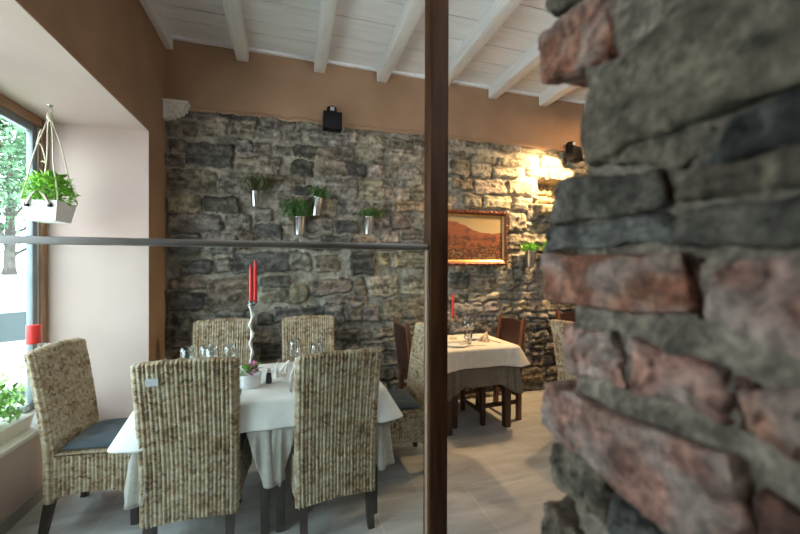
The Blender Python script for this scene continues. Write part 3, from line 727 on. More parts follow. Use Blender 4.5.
u2 = cloth('undercloth', XM+.012, TX1+.002, TY0-.002, TY1+.002, TZ-.003, .15, .36, .035, M['linen_grey'], span=.095, seed=2.2, wave=.004)
tag(u2, 'grey linen undercloth hanging in points under the right half of white tablecloth', 'tablecloth', 'grey linen undercloths')
tc_ = cloth('tablecloth', TX0-.012, TX1+.012, TY0-.012, TY1+.012, TZ+.001, .16, .04, .10, M['linen_white'], seed=1.0, wave=.010, over=.010)
tag(tc_, 'white tablecloth with pointed corners covering the long table', 'tablecloth')
# far table
FX0, FX1, FY0, FY1 = 1.27, 2.0, 2.93, 3.58
dining_table(FX0, FX1, FY0, FY1, TZ-.006, 'dark wooden table with square legs under the cream cloth', M['dark_wood'], .035)
u3 = cloth('undercloth', FX0-.004, FX1+.004, FY0-.004, FY1+.004, TZ-.003, .34, .13, .05, M['linen_taupe'], span=.16, seed=.9, wave=.003)
tag(u3, 'taupe linen undercloth hanging below the cream cloth of the far table', 'tablecloth')
t3 = cloth('tablecloth', FX0-.014, FX1+.014, FY0-.014, FY1+.014, TZ+.001, .165, .03, .10, M['linen_cream'], seed=1.7, wave=.006, over=.008)
tag(t3, 'cream tablecloth with a pointed corner on the far table right of the post', 'tablecloth')
TT = TZ+.003

# ------------------------------------------------------------------ leather chairs
def leather_chair():
    t = thing('leather_chair', (0, 0, 0), '', 'chair', 0, 'dark leather dining chairs')
    for sx in (-1, 1):
        MB().taper((sx*.195, -.20, 0), (.021, .021), (sx*.195, -.20, .45), (.023, .023)).taper((sx*.195, -.20, .45), (.023, .023), (sx*.195, -.26, .96), (.018, .018)).taper((sx*.195, -.26, .96), (.018, .018), (sx*.195, -.265, .99), (.010, .010)).build('rear_leg', M['chair_wood'], t, bevel=.003)
        MB().taper((sx*.195, .20, 0), (.02, .02), (sx*.195, .20, .44), (.024, .024)).build('leg', M['dark_wood'], t, bevel=.003)
        MB().box(sx*.195-.012, -.18, .16, sx*.195+.012, .18, .195).build('stretcher', M['dark_wood'], t)
    MB().box(-.175, -.21, .22, .175, -.188, .25).build('stretcher', M['dark_wood'], t)
    MB().box(-.175, .188, .10, .175, .21, .13).build('stretcher', M['dark_wood'], t)
    MB().box(-.215, -.20, .42, .215, .225, .475).build('seat', M['leather'], t, bevel=.012)
    mb = MB(); n = 10; vs = []; 
    for i in range(n+1):
        for j in range(n+1):
            x = -.178+.356*i/n; zz_ = .54+.40*j/n; y = -.205-.06*(zz_-.45)/.51-.01*math.sin(math.pi*i/n)
            vs.append((x, y, zz_+(.012*math.sin(math.pi*i/n) if j == n else 0)))
    m2 = len(vs); vs += [(x, y-.018, zz_) for x, y, zz_ in vs]
    f = [tuple(q) for q in grid_faces(n+1, n+1).tolist()]; f += [tuple(k+m2 for k in reversed(q)) for q in f]
    per = [i*(n+1) for i in range(n+1)]+[n*(n+1)+j for j in range(1, n+1)]+[i*(n+1)+n for i in range(n-1, -1, -1)]+[j for j in range(n-1, 0, -1)]
    f += [(per[(k+1) % len(per)], per[k], per[k]+m2, per[(k+1) % len(per)]+m2) for k in range(len(per))]
    mb.add(vs, f).build('backrest', M['leather'], t)
    return t
lc = leather_chair(); lc.location = (1.925, 3.29, 0); lc.rotation_euler = (0, 0, R(92))
lc['label'] = 'dark leather chair with wooden back posts at the right end of cream table'
dup(lc, (1.255, 3.30, 0), R(-90), 'dark leather chair behind the wicker chair, mostly hidden by the wooden post')
dup(lc, (3.18, 3.32, 0), R(180), 'leather chair against the wall, only its wooden post showing beside the brick pillar')

# ------------------------------------------------------------------ things on the tables
def wine_glass_me(h=.20, r=.036):
    p = [(.032, 0), (.032, .002), (.008, .006), (.0038, .015), (.0036, h*.42), (.010, h*.46), (r*.8, h*.56), (r, h*.70), (r*.93, h*.86), (r*.80, h), (r*.78, h), (r*.91, h*.86), (r*.97, h*.70), (r*.77, h*.57), (.008, h*.475), (0.0005, h*.468)]
    return MB().lathe(p, 22).mesh('wine_glass', M['glass_cup'], True)
def tumbler_me(): return MB().lathe([(.028, 0), (.034, .09), (.0325, .09), (.027, .006), (.0005, .006)], 20).mesh('water_glass', M['glass_cup'], True)
wg, wt = wine_glass_me(), tumbler_me()
for me, x, y, z, lb in ((wg, -.60, 2.52, TT, 'clear wine glass leftmost of the row on the white table'), (wg, -.505, 2.56, TT, 'clear wine glass second from left on the white table'),
        (wg, -.455, 2.47, TT, 'clear wine glass third from left on the white table'), (wg, -.36, 2.52, TT, 'clear wine glass nearest the candelabra, in front of the wicker chair'),
        (wg, .03, 2.60, TT, 'clear wine glass behind the white standing napkin'), (wg, .165, 2.44, TT, 'clear wine glass showing above the near right wicker chair'),
        (wg, 1.64, 3.24, TT, 'clear wine glass on the cream table, left of the pair'), (wg, 1.71, 3.27, TT, 'clear wine glass on the cream table, right of the pair'),
        (wt, 1.60, 3.12, TT, 'small clear water glass on the cream table in front of the wine glasses')):
    o = link('wine_glass' if me is wg else 'water_glass', me); o.location = (x, y, z); tag(o, lb, 'glass', 'clear drinking glasses'); o.scale = (1.12,)*3
# candelabra in its planted pot
ca = thing('candle_holder', (-.222, 2.345, TT), 'tall white twisted candle stand rising from a planted white pot', 'candle holder')
MB().lathe([(.044, 0), (.052, .012), (.060, .078), (.063, .082), (.057, .082), (.050, .07), (.0005, .066)], 28).build('pot', M['white_ceramic'], ca, smooth=True)
pts = [(.006*math.sin(k*.9)+.002, .006*math.cos(k*1.1), .066+.44*k/28) for k in range(29)]
MB().tube(pts, [.0085+.003*math.sin(k*1.7) for k in range(29)], 9).build('stem', M['twisted'], ca, smooth=True)
mb = MB(); mb.lathe([(.004, .475), (.024, .487), (.025, .49), (.004, .483)], 16, (.002, 0, 0)); mb.lathe([(.012, .50), (.019, .506), (.017, .51), (.010, .512)], 16, (.000, 0, 0)); mb.lathe([(.012, .495), (.019, .501), (.017, .505), (.010, .507)], 16, (.024, 0, 0))
mb.tube([(0, 0, .47), (.0, 0, .50)], .005, 6).tube([(0, 0, .47), (.024, 0, .495)], .005, 6)
mb.build('candle_cup', M['steel'], ca, smooth=True)
def leaf_cluster(n, fn, size, r_, upright=.0, narrow=.5):
    """n folded leaves; fn(r) gives position and outward direction"""
    mb = MB()
    for i in range(n):
        p, d = fn(r_); p = Vector(p); d = Vector(d)
        d = (d+Vector((r_.uniform(-.5, .5), r_.uniform(-.5, .5), r_.uniform(-.4, .5)+upright))).normalized()
        sd = d.cross(Vector((r_.uniform(-.3, .3), r_.uniform(-.3, .3), 1)))
        if sd.length < .1: sd = Vector((1, 0, 0))
        sd.normalize(); up = sd.cross(d); L = size*r_.uniform(.6, 1.25); w = L*narrow*.5
        a = p; t = p+d*L-up*L*.12; m1 = p+d*L*.45+up*L*.05
        mb.add([a, m1+sd*w+up*w*.25, t, m1-sd*w+up*w*.25, m1], [(0, 1, 4), (1, 2, 4), (2, 3, 4), (3, 0, 4)])
    return mb
def ball(cx, cy, cz, rx, ry, rz, shell=.5):
    def f(r):
        while True:
            v = Vector((r.uniform(-1, 1), r.uniform(-1, 1), r.uniform(-1, 1)))
            if shell < v.length < 1: break
        return (cx+v.x*rx, cy+v.y*ry, cz+v.z*rz), (v.x, v.y, v.z+.2)
    return f
r1 = random.Random(3)
leaf_cluster(36, ball(-.01, 0, .095, .05, .04, .025, .2), .045, r1, .3, .6).build('foliage', M['leaf'], ca)
leaf_cluster(50, ball(.008, -.012, .112, .03, .025, .025, .2), .026, r1, .3, .8).build('blossom', M['peel'], ca)
for dx, dz, lb in ((.000, .51, 'slim red taper candle, left of the pair on the white stand'), (.024, .506, 'slim red taper candle, right of the pair on the white stand')):
    c = thing('taper_candle', (-.222+dx, 2.345, TT+dz), lb, 'candle', 0, 'red taper candles on the white stand')
    h = .215 if dx < .01 else .245
    MB().lathe([(.0105, 0), (.011, .02), (.0095, h*.85), (.006, h*.97), (.002, h)], 14).build('wax', M['red_wax'], c, smooth=True); MB().tube([(0, 0, h-.003), (.001, 0, h+.012)], .0008, 5).build('wick', M['black'], c)
sp = thing('pepper_shaker', (-.125, 2.40, TT), 'small dark blue shaker standing right of the white pot', 'shaker')
MB().lathe([(.018, 0), (.019, .01), (.015, .055), (.012, .065)], 16).build('body', M['pepper'], sp, smooth=True); MB().lathe([(.0125, .065), (.014, .07), (.012, .085), (.004, .09)], 16).build('cap', M['cutlery'], sp, smooth=True)
def napkin_me(h, w, seed, m):
    """napkin folded to a standing pointed fan"""
    r = random.Random(seed); mb = MB(); n = 18; vs = []
    for i in range(n+1):
        a = -math.pi*.9+1.8*math.pi*i/n; rr = w*(.55+.22*math.sin(i*2.6+seed)); pk = h*(.55+.45*math.cos(a*.55)**2)*(1+.12*math.sin(i*3.1+seed))
        vs += [(rr*math.cos(a), rr*math.sin(a), 0), (rr*.72*math.cos(a), rr*.72*math.sin(a), pk*.55), (rr*.38*math.cos(a)+.01, rr*.38*math.sin(a), pk)]
    f = []
    for i in range(n):
        for j in range(2): f.append((i*3+j, (i+1)*3+j, (i+1)*3+j+1, i*3+j+1))
    top = len(vs); vs.append((.0, 0, h*.72))
    for i in range(n): f.append((i*3+2, (i+1)*3+2, top))
    return mb.add(vs, f).mesh('napkin', m)
for (x, y, h, w, sd, m, lb) in ((.02, 2.43, .12, .085, 1, M['napkin'], 'white napkin standing in a fan beside the near right wicker chair'), (-.10, 2.53, .085, .075, 2, M['napkin'], 'white napkin folded behind the dark blue shaker'),
        (-.03, 2.66, .07, .08, 3, M['napkin'], 'low white napkin near the back of the white table'), (1.80, 3.18, .095, .085, 4, M['napkin_peach'], 'peach napkin folded to a peak at the right of cream table'),
        (1.37, 3.20, .065, .085, 5, M['napkin_peach'], 'peach napkin on the left side of the cream table beside the post')):
    o = link('napkin', napkin_me(h, w, sd, m)); o.location = (x, y, TT); o.modifiers.new('thickness', 'SOLIDIFY').thickness = .002; tag(o, lb, 'napkin', 'folded napkins')
def fork_me(kn=False):
    mb = MB()
    if kn: mb.box(-.006, -.1, .001, .006, 0, .004).box(-.008, 0, .001, .008, .1, .003)
    else:
        mb.box(-.004, -.1, .001, .004, .02, .004).box(-.011, .02, .001, .011, .05, .004)
        for k in range(4): mb.box(-.011+k*.0065, .05, .001, -.0085+k*.0065, .095, .003)
    return mb.mesh('cutlery', M['cutlery'])
fk, kf = fork_me(), fork_me(True)
for me, x, y, rz, nm, lb in ((fk, .0, 2.27, .05, 'fork', 'fork on the white table left of the near right chair'), (kf, -.27, 2.22, 0, 'knife', 'knife on the white table right of the near left chair'), (fk, -.215, 2.56, .1, 'fork', 'fork behind the candle stand pot on the white table'),
        (kf, 1.90, 3.16, .1, 'knife', 'knife on the cream table right of the napkin'), (fk, 1.62, 3.02, 1.5, 'fork', 'fork along the front edge of the cream table'), (kf, .07, 2.63, 0, 'knife', 'knife behind the standing napkin on the white table')):
    o = link(nm, me); o.location = (x, y, TT); o.rotation_euler = (0, 0, rz); tag(o, lb, 'cutlery', 'table cutlery')
def plate(x, y, lb):
    o = MB().lathe([(.05, 0), (.06, .004), (.105, .013), (.107, .016), (.06, .008), (.0005, .006)], 32).build('plate', M['white_ceramic'], None, smooth=True); o.location = (x, y, TT); tag(o, lb, 'plate', 'white side plates')
plate(1.46, 3.07, 'small white plate beside the post on the cream table'); plate(1.79, 3.36, 'white plate at the back right of the cream table')
cf = thing('glass_candlestick', (1.575, 3.40, TT), 'clear glass candlestick holding a red candle on the cream table', 'candle holder')
MB().lathe([(.04, 0), (.042, .006), (.012, .02), (.009, .06), (.014, .075), (.009, .10), (.009, .19), (.016, .20), (.016, .226), (.012, .226), (.012, .205), (.0005, .204)], 20).build('stick', M['vase_glass'], cf, smooth=True)
cr_ = thing('taper_candle', (1.575, 3.40, TT+.206), 'red taper candle in the glass candlestick on the cream table', 'candle')
MB().lathe([(.011, 0), (.0115, .02), (.0105, .22), (.004, .245)], 14).build('wax', M['red_wax'], cr_, smooth=True); MB().tube([(0, 0, .243), (.001, 0, .258)], .0008, 5).build('wick', M['black'], cr_)

# ------------------------------------------------------------------ things on the back wall
pf = thing('framed_painting', (1.965, YB-.075, 1.81), 'landscape painting of red hills in an ornate red gilt frame', 'painting')
hw, hh_ = .425, .305
def ring(mb, w0, h0, w1, h1, y0, y1):
    v = [(-w0, y0, -h0), (w0, y0, -h0), (w0, y0, h0), (-w0, y0, h0), (-w1, y1, -h1), (w1, y1, -h1), (w1, y1, h1), (-w1, y1, h1)]
    mb.add(v, [(i, (i+1) % 4, (i+1) % 4+4, i+4) for i in range(4)])
fm = MB(); ring(fm, hw, hh_, hw, hh_, .03, -.005); ring(fm, hw, hh_, hw-.02, hh_-.02, -.005, -.028); ring(fm, hw-.02, hh_-.02, hw-.045, hh_-.045, -.028, -.012)
rf = random.Random(9)
for k in range(64):                                            # carved leaves along the outer edge
    t = k/64*4; s_ = int(t); q = t-s_
    x, z = ((-1+2*q)*hw, -hh_) if s_ == 0 else (hw, (-1+2*q)*hh_) if s_ == 1 else ((1-2*q)*hw, hh_) if s_ == 2 else (-hw, (1-2*q)*hh_)
    rr = rf.uniform(.012, .021); fm.lathe([(.0005, -rr*.7), (rr*.8, -rr*.4), (rr, 0), (rr*.8, rr*.4), (.0005, rr*.7)], 7, (x*.985, -.012, z*.985))
fm.build('frame', M['gold_frame'], pf)
lm = MB(); ring(lm, hw-.045, hh_-.045, hw-.062, hh_-.062, -.014, -.002); lm.build('liner', M['gilt'], pf)
MB().box(-(hw-.06), .0, -(hh_-.06), hw-.06, .012, hh_-.06).build('canvas', M['canvas'], pf)

def bucket(px0, px1, pyt, pyb, label, mleaf, plant, tilt=0.0, seed=1):
    yb = YB-.095
    a = on_y(px0, pyb, yb); b = on_y(px1, pyb, yb); tp = on_y((px0+px1)/2, pyt, yb)
    cx = (a[0]+b[0])/2; r = (b[0]-a[0])/2*.97; h = tp[2]-a[2]
    t = thing('wall_bucket', (cx, yb, a[2]), label, 'planter', 0, 'zinc herb buckets on the stone wall')
    t.rotation_euler = (0, tilt, 0)
    MB().lathe([(r*.72, 0), (r*.75, .004), (r*.97, h-.01), (r*1.03, h-.008), (r*1.03, h), (r*.96, h), (r*.93, h-.02), (.0005, h-.022)], 24).build('pot', M['zinc'], t, smooth=True)
    MB().box(-.006, 0, h*.5, .006, .08, h*.62).build('bracket', M['steel'], t)
    r_ = random.Random(seed); n, rx, rz_, cz, dx, sz, nar = plant
    leaf_cluster(n, lambda q: ((q.gauss(dx*.5, rx*.35), q.gauss(-.01, .025), h-.02+q.random()*rz_), (q.gauss(dx*8, .5), q.gauss(-.2, .4), .9)), sz, r_, .4, nar).build('foliage', mleaf, t)
bucket(250.5, 259.5, 191, 206.5, 'zinc bucket with dry olive herb, leftmost on the stone wall', M['leaf_olive'], (260, .16, .09, 0, .05, .10, .12), 0, 1)
bucket(292.5, 306.5, 217, 235, 'zinc bucket with bushy dark herb, lowest of the middle pair on wall', M['leaf_dark'], (420, .17, .11, 0, -.02, .10, .13), 0, 2)
bucket(309.5, 322, 197.5, 216, 'tilted zinc bucket with small green herb, upper of the middle pair', M['leaf_dark'], (260, .11, .07, 0, .015, .075, .2), R(6), 3)
bucket(362.5, 374, 217, 234.5, 'zinc bucket with grassy green herb, right of the pair near the post', M['leaf_mid'], (260, .15, .05, 0, .035, .085, .13), R(2), 4)
bucket(524.5, 534.5, 251, 267.5, 'zinc bucket with lit green plant right of the painting', M['leaf_basil'], (180, .12, .06, 0, -.015, .07, .3), R(4), 5)
bucket(543, 552.5, 251, 267.5, 'zinc bucket with green plant partly behind the brick pillar', M['leaf_basil'], (150, .11, .06, 0, 0, .07, .3), 0, 6)

def wall_lamp(cx, cz, yaw, pitch, label):
    t = thing('wall_spotlight', (cx, YB-.03, cz), label, 'lamp', 0, 'black wall spotlights')
    MB().lathe([(.045, 0), (.05, .01), (.05, .05), (.04, .06)], 18, (0, -.03, .095)).build('mount', M['black'], t, smooth=True)
    MB().box(-.02, -.082, .105, .02, -.0805, .14).build('sticker', M['black_label'], t)
    mt = Matrix.Translation((0, -.085, 0)) @ Matrix.Rotation(yaw, 4, 'Z') @ Matrix.Rotation(pitch, 4, 'X')
    MB().box(-.09, -.05, -.095, .09, .05, .075, mt).build('housing', M['black'], t, bevel=.006)
    MB().box(-.012, -.06, .06, .012, -.02, .11).build('bracket', M['black'], t)
    return t
wall_lamp(.40, 2.925, 0, 0, 'black spotlight box mounted at the top of the stone wall')
wall_lamp(3.30, 2.865, R(14), R(-6), 'black spotlight beside the brick pillar, lighting the stone wall')
# white plaster corbel in the corner
cb = MB()
prof = [(0, .175), (.205, .175), (.205, .135), (.19, .12), (.197, .09), (.17, .085), (.165, .06), (.135, .055), (.125, .03), (.10, .028), (.085, .005), (.06, .02), (.045, 0), (.02, -.01), (0, -.01)]
n_ = len(prof); vs = [(x, 0, z) for x, z in prof]+[(x*.92, -.10, z) for x, z in prof]
cb.add(vs, [tuple(range(n_)), tuple(reversed(range(n_, 2*n_)))]+[(i, i+n_, (i+1) % n_+n_, (i+1) % n_) for i in range(n_)])
cb.box(0, -.115, .15, .215, 0, .182)
for k in range(9): cb.lathe([(.0005, -.013), (.012, -.008), (.016, 0), (.012, .008), (.0005, .013)], 8, (.03+.015*k, -.10, .06+.03*math.sin(k*1.3)+.03))
cb = cb.build('plaster_corbel', M['white_plaster'], None); cb.location = (XL+.004, YB-.01, 2.80); cb.scale = (.92, .8, .88)
tag(cb, 'white carved plaster corbel in the corner at the top left of stone wall', 'corbel')

# ------------------------------------------------------------------ window recess: hanging planters, sill things
def hanging_planter(x, y, zb, rz, label, mleaf, nleaf, seed, m_pot):
    t = thing('hanging_planter', (x, y, zb), label, 'hanging planter', rz, 'planters hung in the window')
    s0, s1, h = .078, .100, .130
    v = [(a*s0, b*s0, 0) for a, b in ((-1, -1), (1, -1), (1, 1), (-1, 1))]+[(a*s1, b*s1, h) for a, b in ((-1, -1), (1, -1), (1, 1), (-1, 1))]+[(a*(s1-.008), b*(s1-.008), h) for a, b in ((-1, -1), (1, -1), (1, 1), (-1, 1))]+[(a*(s1-.012), b*(s1-.012), h-.03) for a, b in ((-1, -1), (1, -1), (1, 1), (-1, 1))]
    f = [(3, 2, 1, 0), (12, 13, 14, 15)]
    for l in range(3): f += [(l*4+i, l*4+(i+1) % 4, l*4+(i+1) % 4+4, l*4+i+4) for i in range(4)]
    MB().add(v, f).build('pot', m_pot, t)
    pts = [(-.062+.124*k/14, -s1-.008, h-.03+.085*math.sin(math.pi*k/14)) for k in range(15)]
    MB().tube(pts, .008, 8).build('handle', M['rope'], t, smooth=True)
    for rx in (-.062, .062): MB().box(rx-.008, -s1-.014, h-.045, rx+.008, -s1+.006, h-.02).build('rivet', M['black'], t)
    r_ = random.Random(seed)
    leaf_cluster(nleaf, ball(0.0, .0, h+.07, .120, .125, .115, .25), .042, r_, .1, .75).build('foliage', mleaf, t)
    MB().box(-s1+.014, -s1+.014, h-.05, s1-.014, s1-.014, h-.028).build('soil', M['soil'], t)
    top = ZS-.06-zb
    for k, (a, b) in enumerate(((-1, -1), (1, -1), (1, 1), (-1, 1))):
        p = [(a*s1*(1-q)**.9+.004*math.sin(9*q+k), b*s1*(1-q)**.9, h+(top-h)*q) for q in [i/16 for i in range(17)]]
        MB().tube(p, .0042, 6).build('cord', M['rope'], t, smooth=True)
    p = [(-.03+.025*math.sin(q*6.28)+.0, -.03, h+.23+.22*q+.03*math.cos(q*12)) for q in [i/20 for i in range(21)]]
    MB().tube(p, .004, 6).build('cord', M['rope'], t, smooth=True)
    MB().lathe([(.012, -.05), (.018, -.03), (.014, 0), (.006, .01)], 10, (0, 0, top)).build('knot', M['rope'], t, smooth=True)
    MB().tube([(0, 0, top+.0), (.018, 0, top+.015), (.014, 0, top+.035), (0, 0, top+.04), (0, 0, top+.06)], .003, 6).lathe([(.018, .052), (.018, .057)], 12, (0, 0, top)).build('hook', M['cutlery'], t, smooth=True)
    return t
hanging_planter(-1.535, 3.02, 1.777, R(-4), 'white square planter of bright basil hanging by cords from the recess ceiling', M['leaf_basil'], 620, 5, M['pot_white'])
hanging_planter(-1.60, 2.47, 2.02, R(20), 'second hanging planter at the far left edge, only its leaves showing', M['leaf_dark'], 300, 6, M['soil'])
# red pillar candle on a tall clear vase
vx, vy = -1.605, 2.99
va = tag(MB().lathe([(.06, 0), (.062, .01), (.045, .12), (.04, .25), (.052, .42), (.058, .505), (.060, .515), (.0005, .515)], 26).build('glass_stand', M['vase_glass'], None, smooth=True), 'tall clear glass stand on the window sill behind a wicker chair', 'candle holder')
va.location = (vx, vy, ZP)
pc = thing('pillar_candle', (vx, vy, ZP+.516), 'thick red pillar candle on the tall glass stand by the window', 'candle')
MB().lathe([(.036, 0), (.038, .004), (.038, .118), (.035, .122), (.012, .122), (.0005, .120)], 24).build('wax', M['red_wax'], pc, smooth=True); MB().tube([(0, 0, .118), (.002, 0, .136)], .0012, 5).build('wick', M['black'], pc)
# trough of plants on the sill
tr = thing('plant_trough', (-1.635, 2.1, ZP), 'cream trough of leafy green plants along the window sill', 'planter')
v = [(-.06, -.85, 0), (.06, -.85, 0), (.06, .80, 0), (-.06, .80, 0), (-.075, -.87, .085), (.075, -.87, .085), (.075, .82, .085), (-.075, .82, .085)]
MB().add(v, [(3, 2, 1, 0), (4, 5, 6, 7), (0, 1, 5, 4), (1, 2, 6, 5), (2, 3, 7, 6), (3, 0, 4, 7)]).build('pot', M['trough'], tr, bevel=.004)
r_ = random.Random(12)
leaf_cluster(900, lambda q: ((q.gauss(-.02, .04), q.uniform(-.8, .78), .09+q.random()**1.3*.19), (q.gauss(0, .5), q.gauss(0, .5), .6)), .06, r_, .2, .5).build('foliage', M['leaf'], tr)

# ------------------------------------------------------------------ outside the window
struct(MB().add([(-60, -40, -.5), (XW-.25, -40, -.5), (XW-.25, 60, -.5), (-60, 60, -.5)], [(0, 1, 2, 3)]).build('ground', M['asphalt']))
nx_, ny_ = 30, 40; vs = []
for i in range(nx_):
    for j in range(ny_):
        x = -45+40*i/(nx_-1); y = 4+50*j/(ny_-1); d = math.hypot(x, y)
        vs.append((x, y, -.52+max(0, min(1, (d-13)/9))*1.75))
MB().add(vs, [tuple(q) for q in grid_faces(nx_, ny_).tolist()]).build('lawn_bank', M['asphalt'], None, smooth=True)
lb_ = bpy.data.objects['lawn_bank']; struct(lb_)
def tree(x, y, zb, h, r, n, label, seed, trunk=.28, clear=.32):
    t = thing('tree', (x, y, zb), label, 'tree', 0, 'trees across the street')
    q = random.Random(seed)
    mb = MB(); mb.tube([(0, 0, 0), (.02, 0, h*.05), (.03, .02, h*.25), (.0, .05, h*.5), (0, 0, h*.8)], [trunk*1.35, trunk, trunk*.85, trunk*.5, trunk*.15], 10)
    for k in range(7):
        a = k*2.4; z0 = h*(clear+.04*k); mb.tube([(0, 0, z0), (math.cos(a)*r*.45, math.sin(a)*r*.45, z0+h*.14), (math.cos(a)*r*.8, math.sin(a)*r*.8, z0+h*.2)], [trunk*.35, trunk*.2, trunk*.08], 6)
    mb.build('trunk', M['bark'], t, smooth=True)
    cl = [(q.uniform(-.6, .6)*r, q.uniform(-.6, .6)*r, h*q.uniform(clear+.1, .95), r*q.uniform(.35, .6)) for _ in range(22)]
    def f(rr):
        c = rr.choice(cl); v = Vector((rr.gauss(0, 1), rr.gauss(0, 1), rr.gauss(0, .8))).normalized()*rr.uniform(.6, 1)
        return (c[0]+v.x*c[3], c[1]+v.y*c[3], c[2]+v.z*c[3]*.8), tuple(v)
    leaf_cluster(n*2, f, .24, q, 0, .7).build('crown', M['leaf_tree'], t)
tree(-11.7, 20.2, 1.2, 8.0, 4.0, 5200, 'broad leafy tree with a thick trunk on the bank across the street', 1, .20, .10)
tree(-15.9, 31.0, 1.2, 9.0, 4.0, 3000, 'leafy tree behind the window sash on the far bank', 2, .25, .30)
tree(-22.5, 26.5, 1.2, 10, 4.2, 3600, 'tall leafy tree at the far left across the street', 3, .35, .2)
tree(-26, 38.0, 1.2, 12, 5, 3600, 'most distant leafy tree behind the thick trunk', 4, .4, .2)
hg = thing('garden_hedge', (-2.75, 3.6, -.5), 'green leafy bush growing just outside the window', 'shrub')
r_ = random.Random(31)
leaf_cluster(1500, lambda q: ((q.gauss(0, .28), q.uniform(-1.6, 1.2), .15+q.random()*.78), (q.gauss(0, .6), q.gauss(0, .6), .4)), .10, r_, .1, .6).build('foliage', M['leaf'], hg)
for a, b in (((0, -1.2, 0), (0, -.6, .4)), ((0, 0, 0), (.05, .1, .45)), ((0, .8, 0), (0, .7, .4))): MB().tube([a, b], .02).build('stem', M['bark'], hg)
def car(x, y, rz, label, paint):
    t = thing('parked_car', (x, y, -.5), label, 'car', rz, 'cars parked outside the window')
    side = [(-2.05, .25), (-2.1, .55), (-1.95, .82), (-1.5, .9), (-.75, 1.36), (.45, 1.42), (1.25, 1.02), (1.95, .86), (2.1, .6), (2.08, .25)]
    n = len(side); vs = []
    for wy, k in ((-.84, 1), (-.80, 1), (.80, 1), (.84, 1)): vs += [(a*(.985 if abs(wy) > .82 else 1), wy*(1-.17*max(0, (b-.85)/.57)), b) for a, b in side]
    f = [tuple(range(n)), tuple(reversed(range(3*n, 4*n)))]
    for l in range(3): f += [(l*n+i, l*n+(i+1) % n, (l+1)*n+(i+1) % n, (l+1)*n+i) for i in range(n)]
    MB().add(vs, [q[::-1] for q in f]).build('body', paint, t, bevel=.03)
    for s in (-1, 1):
        yv = lambda b: s*(.852*(1-.17*max(0, (b-.85)/.57))+.004)
        for q in (((-1.35, .93), (-.72, 1.29), (-.2, 1.33), (-.2, .93)), ((-.12, .93), (-.12, 1.33), (.42, 1.34), (1.08, 1.0), (1.05, .93))):
            m_ = len(q); v = [(a, yv(b), b) for a, b in q]+[(a, yv(b)-s*.03, b) for a, b in q]
            MB().add(v, [tuple(range(m_)), tuple(reversed(range(m_, 2*m_)))]+[(i, (i+1) % m_, (i+1) % m_+m_, i+m_) for i in range(m_)]).build('window', M['car_glass'], t)
        for wx in (-1.3, 1.3):
            mt = Matrix.Translation((wx, s*.76, .31)) @ Matrix.Rotation(R(90), 4, 'X')
            mb = MB(); mb.lathe([(.18, -.1), (.30, -.1), (.315, -.07), (.315, .07), (.30, .1), (.18, .1)], 24); mb.v = [tuple(mt @ Vector(p)) for p in mb.v]; w = mb.build('wheel', M['tyre'], t, smooth=False)
            mb = MB(); mb.lathe([(.04, -.11), (.19, -.095), (.19, .095), (.04, .11)], 18); mb.v = [tuple(mt @ Vector(p)) for p in mb.v]; mb.build('hub', M['hub'], w)
        MB().box(2.03, s*.62-.12, .62, 2.13, s*.62+.12, .74).build('lamp', M['red_lamp'], t)
    return t
car(-4.35, 7.3, R(38), 'pale grey car parked just outside the window', M['car_paint'])
car(-6.9, 9.6, R(36), 'dark teal car parked beyond the pale grey car', M['car_dark'])
bl = thing('street_building', (-38, 42, .9), 'pale building across the street far behind the trees', 'building')
MB().box(-7, -4, 0, 7, 4, 9).build('wall', M['facade'], bl); MB().add([(-7.4, -4.4, 9), (7.4, -4.4, 9), (7.4, 4.4, 9), (-7.4, 4.4, 9), (-7.4, 0, 11.5), (7.4, 0, 11.5)], [(0, 1, 5, 4), (2, 3, 4, 5), (1, 2, 5), (3, 0, 4), (3, 2, 1, 0)]).build('roof', M['frame_wood'], bl)
for k in range(5):
    for l in range(3): MB().box(-5.6+2.5*k, -4.06, 1.2+2.7*l, -4.5+2.5*k, -3.98, 2.8+2.7*l).build('window', M['car_glass'], bl)

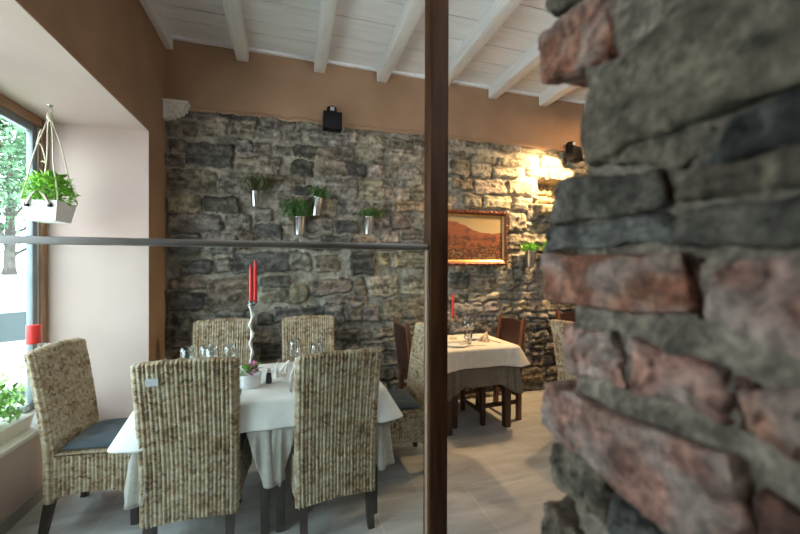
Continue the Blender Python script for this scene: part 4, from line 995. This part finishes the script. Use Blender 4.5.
# ------------------------------------------------------------------ light
wd = bpy.data.worlds.new('sky'); sc.world = wd; wd.use_nodes = True
nt = wd.node_tree; bg = nt.nodes['Background']; bg.inputs['Color'].default_value = (.80, .91, 1.0, 1); bg.inputs['Strength'].default_value = 7.0
def light(name, kind, loc, energy, color, target=None, **kw):
    d = bpy.data.lights.new(name, kind); d.energy = energy; d.color = color
    for k, v in kw.items(): setattr(d, k, v)
    o = bpy.data.objects.new(name, d); COL.objects.link(o); o.location = loc
    if target is not None: o.rotation_euler = (Vector(target)-Vector(loc)).to_track_quat('-Z', 'Y').to_euler()
    return o
def portal(loc, target, sx, sy):
    o = light('daylight_portal', 'AREA', loc, 1, (1, 1, 1), target, shape='RECTANGLE', size=sx, size_y=sy); o.data.cycles.is_portal = True
portal((XW-.06, (YW+YR)/2, (ZP+ZS)/2), (5, (YW+YR)/2, (ZP+ZS)/2), YR-YW, ZS-ZP)
light('sun', 'SUN', (10, -10, 20), 7.0, (1, .95, .86), (-2, 2, 0), angle=R(1.0))
# the wall spotlights and a warm ceiling lamp; the last two are added fill
light('wall_spot_beam', 'SPOT', (3.13, YB-.42, 2.86), 300, (1, .66, .32), (2.75, YB+.1, 2.05), spot_size=R(125), spot_blend=1.0, shadow_soft_size=.04)
light('table_spot_beam', 'SPOT', (.52, YB-.30, 2.86), 110, (1, .66, .34), (1.85, 2.75, .4), spot_size=R(50), spot_blend=.8, shadow_soft_size=.03)
light('ceiling_lamp', 'AREA', (3.5, 2.95, ZC-.2), 18, (1, .62, .30), (3.5, 2.95, 0), shape='DISK', size=.5)
light('added_fill_down', 'AREA', (.0, -.9, ZC-.2), 12, (1, .95, .88), (.2, -.6, 0), shape='DISK', size=.6)  # added lamp out of view, fills the room from behind the camera
light('added_fill_up', 'AREA', (1.3, -.7, 2.75), 34, (.93, .97, 1), (1.0, .1, ZC), shape='DISK', size=.5)  # added lamp out of view, brightens the ceiling for soft fill
cy = sc.cycles
cy.max_bounces = 10; cy.diffuse_bounces = 5; cy.transparent_max_bounces = 24; cy.glossy_bounces = 5
cy.sample_clamp_indirect = 6.0; cy.caustics_reflective = False; cy.caustics_refractive = False
cy.use_denoising = True
